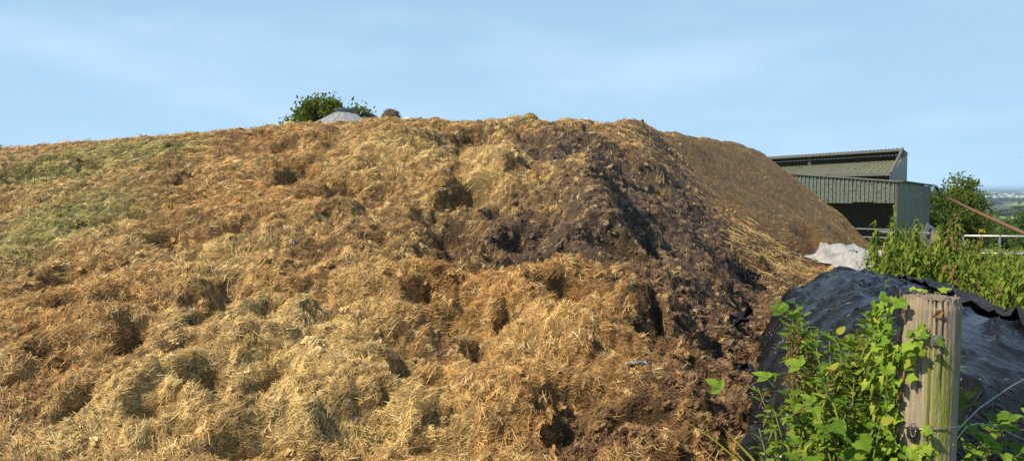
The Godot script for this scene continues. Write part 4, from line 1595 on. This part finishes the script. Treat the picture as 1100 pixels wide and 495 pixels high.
func make_near_plants() -> void:
	var r := RandomNumberGenerator.new()
	r.seed = 404
	# nettles: u = x over distance, distance, height
	var spots := [[0.392, 2.85, 1.24], [0.398, 2.3, 1.14], [0.405, 2.65, 1.2], [0.412, 3.05, 1.18], [0.418, 2.45, 1.13], [0.426, 2.8, 1.26], [0.432, 2.3, 1.08], [0.438, 2.6, 1.22], [0.446, 2.95, 1.22], [0.452, 2.4, 1.16], [0.458, 2.7, 1.25], [0.466, 3.1, 1.16], [0.47, 2.5, 1.2], [0.478, 2.8, 1.22], [0.486, 2.35, 1.06], [0.492, 2.65, 1.14], [0.41, 2.15, 1.0], [0.44, 2.1, 0.98], [0.465, 2.12, 1.0], [0.425, 2.2, 1.04], [0.388, 2.15, 1.02], [0.5, 3.0, 1.1], [0.395, 3.25, 1.16], [0.45, 3.25, 1.18], [0.39, 2.3, 1.0], [0.4, 2.9, 1.15], [0.42, 2.6, 1.2], [0.448, 2.55, 1.15], [0.474, 2.3, 1.05], [0.482, 2.5, 1.16], [0.413, 2.72, 1.03], [0.451, 2.81, 0.98], [0.389, 3.03, 1.03], [0.412, 3.2, 1.08], [0.475, 2.65, 1.07], [0.404, 2.82, 1.12], [0.442, 2.93, 1.1], [0.395, 2.95, 1.08], [0.419, 2.18, 1.07], [0.437, 2.9, 1.13], [0.462, 3.12, 1.06], [0.471, 2.62, 1.11], [0.479, 2.25, 0.95], [0.411, 3.16, 1.07], [0.453, 2.47, 1.03], [0.428, 2.52, 1.05], [0.449, 3.1, 1.11], [0.485, 3.05, 1.16], [0.458, 2.32, 1.08], [0.488, 3.1, 1.09], [0.462, 2.37, 1.08], [0.448, 2.45, 0.96], [0.477, 3.19, 1.02], [0.471, 2.58, 0.98], [0.419, 2.96, 1.13], [0.393, 2.8, 0.98]]
	for k in spots.size():
		var s: Array = spots[k]
		var n := make_nettle(500 + k, s[2] * 1.02, "leafy green nettle in the dense clump between the black sheet and the post")
		n.position = Vector3(s[0] * s[1], ground_y(s[0] * s[1], s[1]), -s[1])
		n.rotation.y = r.randf() * TAU
	# dock stalks with brown seed
	for s in [[0.352, 2.62, 1.24], [0.362, 2.7, 1.25], [0.405, 2.5, 1.12], [0.43, 2.4, 1.05], [0.385, 2.75, 1.19]]:
		var p := Vector3(s[0] * s[1], 0, -s[1])
		var t := thing("dock_plant", p, "thin dock stalk with rusty brown seed rising from the nettle clump", "dock", "dock stalks in the nettle clump")
		var st := tool()
		tube(st, [Vector3.ZERO, Vector3(0.01, s[2] * 0.6, 0), Vector3(r.randfn(0, 0.03), s[2], 0)], [0.004, 0.003, 0.0015], 6)
		build(st, "stalk", M.stem_red, t)
		st = tool()
		for k in 90:
			var q := r.randf()
			var y: float = s[2] * (0.80 + 0.2 * q)
			var c := Vector3(0.01, y, 0) + Vector3(r.randfn(0, 0.008), 0, r.randfn(0, 0.008)) * (1.4 - q)
			var a := Vector3(r.randfn(), r.randfn(), r.randfn()).normalized() * 0.0055
			var b := a.cross(Vector3(r.randfn(), r.randfn(), r.randfn())).normalized() * 0.0045
			quad(st, c - a, c - b, c + a, c + b)
		build(st, "seed_head", M.seed_head, t)
	# brambles
	var cane := func(list: Array) -> Array:   # [u, drop below eye per metre, d]
		var o := []
		for e in list: o.append(Vector3(e[0] * e[2], EYE - e[1] * e[2], -e[2]))
		return o
	make_bramble(cane.call([[0.46, 0.60, 2.7], [0.43, 0.30, 2.6], [0.38, 0.235, 2.55], [0.33, 0.235, 2.5], [0.29, 0.262, 2.45], [0.275, 0.275, 2.43]]), "long bramble cane arching out over the edge of the brown litter", 601, 0.75, 0.16)
	make_bramble(cane.call([[0.45, 0.62, 2.9], [0.40, 0.27, 2.8], [0.365, 0.185, 2.75], [0.345, 0.155, 2.72], [0.335, 0.15, 2.7]]), "bramble cane reaching up against the shiny black sheet", 602, 0.85, 0.11)
	make_bramble(cane.call([[0.42, 0.62, 2.5], [0.375, 0.30, 2.45], [0.335, 0.25, 2.4], [0.322, 0.262, 2.38], [0.318, 0.28, 2.37]]), "short bramble cane hanging over the folded corner of the black sheet", 603, 0.7, 0.10)
	make_bramble(cane.call([[0.45, 0.7, 2.2], [0.42, 0.33, 2.15], [0.385, 0.27, 2.1], [0.36, 0.29, 2.05]]), "bramble cane half buried in the front of the nettle clump", 604, 0.5, 0.07)
	make_bramble(cane.call([[0.56, 0.75, 2.6], [0.585, 0.36, 2.55], [0.62, 0.305, 2.5], [0.68, 0.31, 2.5]]), "bramble cane with broad leaves below the slack fence wires", 605, 0.45, 0.055)
	make_bramble(cane.call([[0.62, 0.75, 2.5], [0.64, 0.36, 2.45], [0.61, 0.315, 2.35], [0.58, 0.325, 2.3]]), "bramble cane curling back towards the shaded foot of the post", 606, 0.4, 0.05)
	make_bramble(cane.call([[0.60, 0.75, 2.9], [0.61, 0.34, 2.85], [0.645, 0.29, 2.8], [0.70, 0.30, 2.75]]), "bramble cane under the front edge of the black sheet", 607, 0.6, 0.055)
	make_bramble(cane.call([[0.57, 0.75, 2.4], [0.585, 0.40, 2.35], [0.61, 0.335, 2.3], [0.66, 0.345, 2.25]]), "low bramble cane creeping beside the shaded foot of the post", 608, 0.4, 0.05)
	# grass blades among the nettles
	for k in 16:
		var u := r.randf_range(0.44, 0.66)
		var d := r.randf_range(2.2, 3.0)
		if u > 0.50 and u < 0.56: u -= 0.09
		var t := thing("grass_tuft", Vector3(u * d, 0, -d), "tuft of long thin grass growing among the nettles and brambles", "grass", "grass tufts round the post")
		for b in 9:
			var a := r.randf() * TAU
			part("leaf", leaves.grass[b % 2], M[["weed_1", "weed_2", "nettle_3"][b % 3]], t, leaf_xf(Vector3(r.randfn(0, 0.02), 0, r.randfn(0, 0.02)), Vector3(cos(a) * 0.3, 1, sin(a) * 0.3), Vector3(-cos(a), 0.3, -sin(a)), r.randf_range(1.8, 3.3)))


# a plant of the rough bank: upright stems with many leaves
func make_weed(sd: int, height: float, stems: int, wide: float, seedy: bool, label: String, group: String, big := 1.0) -> Node3D:
	var r := RandomNumberGenerator.new()
	r.seed = sd
	var t := thing("tall_weed", Vector3.ZERO, label, "weed", group)
	var st := tool()
	var fo: Array[SurfaceTool] = [tool(), tool(), tool()]
	for s in stems:
		var a := r.randf() * TAU
		var h := height * r.randf_range(0.5, 1.0)
		if s == 0: h = height
		var base := Vector3(cos(a), 0, sin(a)) * wide * 0.5 * r.randf()
		var tip := base + Vector3(cos(a) * wide * 0.4 * r.randf(), h, sin(a) * wide * 0.4 * r.randf())
		var mid := base.lerp(tip, 0.5) + Vector3(r.randfn(0, 0.03), 0, r.randfn(0, 0.03))
		tube(st, [base, mid, tip], [0.006, 0.0045, 0.002], 5, false)
		var n := int(h * 64.0)
		for k in n:
			var q := lerpf(0.15, 1.0, (k + r.randf()) / n)
			var p := base.lerp(mid, q * 2.0) if q < 0.5 else mid.lerp(tip, q * 2.0 - 1.0)
			var b := r.randf() * TAU
			var ln := big * lerpf(0.125, 0.045, q * q) * r.randf_range(0.7, 1.3)
			var dir := Vector3(cos(b), r.randf_range(-0.45, 0.5), sin(b)).normalized()
			var side := dir.cross(Vector3.UP).normalized() * ln * 0.19
			var m := p + dir * ln * 0.45 + Vector3(0, 0.012, 0)
			var e := p + dir * ln * 0.92 + Vector3(0, -0.5 * ln, 0)
			var f := fo[r.randi_range(0, 2)]
			for v in [p, m + side, m, p, m, m - side, m + side, e, m, m, e, m - side]:
				f.add_vertex(v)
		if seedy and s < 3:
			for k in 60:
				var q := r.randf_range(0.72, 1.0)
				var p := mid.lerp(tip, q * 2.0 - 1.0) + Vector3(r.randfn(0, 0.018), 0, r.randfn(0, 0.018))
				var u := Vector3(r.randfn(), r.randfn(), r.randfn()).normalized() * 0.012
				var v := u.cross(Vector3(r.randfn(), r.randfn(), r.randfn())).normalized() * 0.010
				quad(fo[2], p - u, p - v, p + u, p + v)
	build(st, "stem", M.stem_green, t)
	build(fo[0], "foliage", M.weed_0, t)
	build(fo[1], "foliage", M.weed_1, t)
	build(fo[2], "foliage", M.seed_head if seedy else M.weed_2, t)
	return t


func make_bank_weeds() -> void:
	var r := RandomNumberGenerator.new()
	r.seed = 505
	var low := "bushy green weed on the rough bank behind the black sheets"
	var grp := "weeds on the bank behind the black sheets"
	var proto := []
	for k in 5:
		proto.append(make_weed(700 + k, 0.85, 11, 0.6, false, low, grp))
	var seedy: Node3D = make_weed(720, 0.85, 7, 0.45, true, "bushy weed with brown seed heads on the bank behind the black sheets", grp)
	var first := true
	var used := 0
	var list := []
	for k in 130:
		var u := 0.445 + 0.30 * (k % 13 + r.randf()) / 13.0
		var d := 6.0 + 8.5 * (k / 13 + r.randf()) / 10.0
		var x := u * d
		if x < rim_x(d) + 2.2 and d < 10.4: continue
		if x < 8.3 and d > 15.2: continue
		if u < 0.478 and d > 9.8: continue   # keeps the clear sheet in the open
		list.append([x, d, u])
	for a in list:
		var x: float = a[0]
		var d: float = a[1]
		var src: Node3D = seedy if used % 9 == 8 else proto[used % 5]
		var o: Node3D = src
		if used >= 5 and not (used == 8):
			o = src.duplicate()
			o.name = numbered("tall_weed")
			add_child(o)
		used += 1
		# tops stay under the line of the gate on the far right
		var line: float = lerpf(0.050, 0.082, smoothstep(0.52, 0.63, a[2]))
		var top := clampf(EYE - (line + r.randf_range(-0.015, 0.03)) * d - ground_y(x, d), 0.45, 1.35)
		o.position = Vector3(x, ground_y(x, d) - 0.01, -d)
		o.rotation.y = r.randf() * TAU
		var s := top / 0.85
		o.scale = Vector3(maxf(s, 0.8), s, maxf(s, 0.8))
	# the tall ones that stand out: x over d, top drop per metre, d, seedy
	for a in [[0.490, 0.020, 9.5, false, "tallest leafy weed, standing before the barn's corner post"], [0.513, 0.034, 9.9, false, "tall leafy weed beside the tallest one, before the dark barn wall"], [0.476, 0.072, 10.6, false, "pale upright weed at the edge of the clear plastic sheet"],
			[0.561, 0.030, 9.6, true, "tall brown seeding weed in front of the gate post"], [0.578, 0.042, 10.5, false, "tall leafy weed before the round bush"], [0.592, 0.058, 10.2, true, "seeding weed before the end of the gate"], [0.545, 0.062, 10.0, false, "leafy weed just left of the seeding ones"], [0.606, 0.07, 10.6, false, "leafy weed before the gate rails"]]:
		var d: float = a[2]
		var x: float = a[0] * d
		var h: float = EYE - a[1] * d - ground_y(x, d)
		var o := make_weed(800 + int(a[0] * 1000), h, 3, 0.16, a[3], a[4], "tall weeds above the bank", 1.35)
		o.position = Vector3(x, ground_y(x, d), -d)
	# ragwort
	for a in [[0.594, 0.052, 11.0]]:
		var d: float = a[2]
		var x: float = a[0] * d
		var h: float = EYE - a[1] * d - ground_y(x, d)
		var t := thing("ragwort", Vector3(x, ground_y(x, d), -d), "ragwort with a small yellow flower head before the gate", "flower")
		var st := tool()
		tube(st, [Vector3.ZERO, Vector3(0.02, h, 0)], [0.005, 0.003], 5)
		build(st, "stem", M.stem_green, t)
		st = tool()
		for k in 12:
			var c := Vector3(0.02 + r.randfn(0, 0.02), h + r.randfn(0, 0.014), r.randfn(0, 0.02))
			for q in 3:
				var u := Vector3(r.randfn(), r.randfn(), r.randfn()).normalized() * 0.012
				var v := u.cross(Vector3(r.randfn(), r.randfn(), r.randfn())).normalized() * 0.012
				quad(st, c - u, c - v, c + u, c + v)
		build(st, "flower_head", M.yellow_petal, t)


# ---------------------------------------------------------------- trees
func make_tree(called: String, at: Vector3, height: float, rx: float, ry: float, clumps: int, per: int, leaf: float, sd: int, mats: Array, label: String, category: String, group := "", spread := 0.34) -> void:
	var r := RandomNumberGenerator.new()
	r.seed = sd
	var t := thing(called, at, label, category, group)
	var st := tool(true)
	st.set_smooth_group(0)
	var cy := height - ry
	tube(st, [Vector3(0, -0.3, 0), Vector3(0.02 * height, cy * 0.55, 0), Vector3(0, cy + ry * 0.2, 0), Vector3(0, cy + ry * 0.7, 0)], [height * 0.032, height * 0.024, height * 0.014, height * 0.004], 8)
	var fo: Array[SurfaceTool] = [tool(), tool()]
	for k in clumps:
		var v := Vector3(r.randfn(), r.randfn(), r.randfn()).normalized() * pow(r.randf(), 0.42)
		var c := Vector3(v.x * rx, cy + v.y * ry, v.z * rx)
		if k % 2 == 0:
			var b0 := Vector3(0, lerpf(cy * 0.6, cy + ry * 0.3, r.randf()), 0)
			tube(st, [b0, b0.lerp(c, 0.5) + Vector3(0, 0.06 * height, 0) * r.randf(), c], [height * 0.010, height * 0.006, height * 0.002], 5, false)
		var cr := rx * spread * r.randf_range(0.55, 1.15)
		for q in per:
			var o := Vector3(r.randfn(), r.randfn() * 0.8, r.randfn()) * cr * 0.5
			var p := c + o
			var u := Vector3(r.randfn(), r.randfn(), r.randfn()).normalized() * leaf * r.randf_range(0.6, 1.2)
			var w := u.cross(Vector3(r.randfn(), r.randfn(), r.randfn())).normalized() * leaf * 0.5
			var f := fo[r.randi_range(0, 1)]
			quad(f, p - u, p - w + u * 0.1, p + u, p + w + u * 0.1)
	build(st, "trunk", M.bark, t)
	build(fo[0], "crown", M[mats[0]], t)
	build(fo[1], "crown", M[mats[1]], t)


func make_trees() -> void:
	# behind the crest, by the tank
	var d := 56.0
	var g := ground_y(-13.0, d)
	make_tree("field_tree", Vector3(-12.9, g, -d), 8.1 - g, 2.75, 2.0, 90, 110, 0.17, 21, ["far_leaf_0", "far_leaf_1"], "round leafy tree rising behind the grey tank beyond the crest", "tree", "", 0.30)
	make_tree("field_tree", Vector3(-10.5, g, -d), 7.25 - g, 0.75, 0.9, 14, 60, 0.15, 22, ["far_leaf_0", "far_leaf_1"], "slim sapling top beside the cone roof of the tank", "tree", "", 0.6)
	make_tree("field_tree", Vector3(-16.2, g, -d), 6.8 - g, 0.6, 0.8, 4, 26, 0.11, 23, ["far_leaf_0", "far_leaf_1"], "thin twiggy tree top just peeping over the crest left of the round tree", "tree", "", 0.5)
	make_tree("field_tree", Vector3(-39.4, ground_y(-39.4, 60.0), -60.0), 5.25 - ground_y(-39.4, 60.0), 1.6, 1.5, 16, 50, 0.16, 24, ["far_leaf_0", "far_leaf_1"], "leafy tree top at the low far end of the heap", "tree")
	# the bush by the barn
	g = ground_y(26.6, 47.0)
	make_tree("willow_bush", Vector3(27.1, g, -48.0), 2.35 - g, 1.7, 2.5, 100, 110, 0.12, 31, ["far_leaf_1", "far_leaf_0"], "big rounded willow bush beside the dark wall of the barn", "bush", "", 0.42)
	make_tree("willow_bush", Vector3(25.0, ground_y(25.0, 47.5), -47.5), 1.75 - ground_y(25.0, 47.5), 1.4, 2.1, 60, 100, 0.12, 32, ["far_leaf_0", "far_leaf_2"], "darker shrub squeezed between the barn wall and the willow bush", "bush", "", 0.45)
	# hedgerow trees going down into the valley: x over d, d, top drop per metre
	var labels := ["dark hedgerow tree on the valley side beyond the gate", "pale hedgerow tree on the valley side beyond the gate"]
	var k := 0
	for a in [[0.602, 160, 0.040, 5.0], [0.625, 130, 0.048, 5.0], [0.662, 105, 0.022, 3.0], [0.616, 230, 0.036, 7.0], [0.672, 140, 0.026, 4.0], [0.585, 300, 0.030, 8.0], [0.632, 95, 0.052, 4.0], [0.612, 105, 0.055, 4.0], [0.655, 85, 0.060, 3.0], [0.69, 120, 0.02, 6.0], [0.60, 420, 0.031, 10.0]]:
		var dd: float = a[1]
		var x: float = a[0] * dd
		g = ground_y(x, dd)
		var h: float = EYE - a[2] * dd - g
		make_tree("hedgerow_tree", Vector3(x, g, -dd), h, minf(a[3], h * 0.6), minf(h * 0.48, a[3]), 34, 46, 0.0022 * dd + 0.08, 40 + k, [["far_leaf_2", "far_leaf_0"], ["far_leaf_0", "far_leaf_1"]][k % 2], labels[k % 2], "tree", "hedgerow trees beyond the gate", 0.4)
		k += 1
	# far hedges and woods that read as one mass
	var r := RandomNumberGenerator.new()
	r.seed = 66
	var blob := tool()
	for q in 150:
		var v := Vector3(r.randfn(), absf(r.randfn()), r.randfn()).normalized() * r.randf_range(0.7, 1.0)
		var u := Vector3(r.randfn(), r.randfn(), r.randfn()).normalized() * 0.28
		var w := u.cross(Vector3(r.randfn(), r.randfn(), r.randfn())).normalized() * 0.24
		quad(blob, v - u, v - w, v + u, v + w)
	blob.generate_normals()
	var bm := blob.commit()
	var lines := []
	for q in 48:
		var dd := 520.0 * pow(12.0, r.randf())
		lines.append([Vector2(r.randf_range(0.50, 0.78) * dd, dd), r.randf_range(-0.5, 0.5) + (PI * 0.5 if r.randf() < 0.25 else 0.0), dd * r.randf_range(0.04, 0.11)])
	var xf := []
	for L in lines:
		var n := 7 + r.randi_range(0, 7)
		for q in n:
			var p: Vector2 = L[0] + Vector2(cos(L[1]), sin(L[1])) * L[2] * (q / float(n) - 0.5) + Vector2(r.randfn(), r.randfn()) * 4.0
			xf.append(Vector3(p.x, ground_y(p.x, p.y), p.y))
	var buf := PackedFloat32Array()
	buf.resize(xf.size() * 16)
	for q in xf.size():
		var p: Vector3 = xf[q]
		var s := r.randf_range(3.5, 9.0) * (1.0 + p.z / 6000.0)
		var cc := Color(0.040, 0.068, 0.024) * r.randf_range(0.7, 1.3)
		push(buf, q * 16, Transform3D(Basis(Vector3.UP, r.randf() * TAU).scaled(Vector3(s * 1.6, s, s * 1.6)), Vector3(p.x, p.y, -p.z)), cc)
	var fm := mat("far_wood", Color.WHITE, 0.9)
	fm.vertex_color_use_as_albedo = true
	var o := put_copies("far_woods", bm, fm, buf, self)
	tag(o, "far hedges and woods spread over the valley fields", "woodland", "", "stuff")


func make_bird() -> void:
	var st := tool()
	var b := Vector3.ZERO
	tube(st, [Vector3(-0.16, 0, 0), Vector3(-0.05, 0.01, 0), Vector3(0.08, 0, 0), Vector3(0.2, -0.01, 0)], [0.015, 0.05, 0.045, 0.012], 8)
	for s in [-1.0, 1.0]:
		quad(st, Vector3(-0.06, 0.02, 0), Vector3(0.08, 0.02, 0), Vector3(0.06, 0.11, 0.30 * s), Vector3(-0.02, 0.12, 0.32 * s))
		quad(st, Vector3(-0.02, 0.12, 0.32 * s), Vector3(0.06, 0.11, 0.30 * s), Vector3(0.10, 0.06, 0.52 * s), Vector3(0.06, 0.06, 0.54 * s))
	st.generate_normals()
	var o := part("bird", st.commit(), M.bird_dark, self, Transform3D(Basis(Vector3.UP, 0.9), Vector3(0.642 * 150.0, EYE + 0.040 * 150.0, -150.0)))
	o.scale = Vector3.ONE * 1.2
	tag(o, "small dark bird flying over the fields to the right of the barn", "bird")


func _ready() -> void:
	rng.seed = 7
	set_the_light()
	set_materials()
	set_leaf_meshes()
	make_ground()
	make_heap()
	make_black_sheet()
	make_white_film()
	make_barn()
	make_tank()
	make_gate()
	make_trees()
	make_far_houses()
	make_post()
	make_ivy()
	make_bank_weeds()
	make_near_plants()
	make_heap_details()
	make_bird()
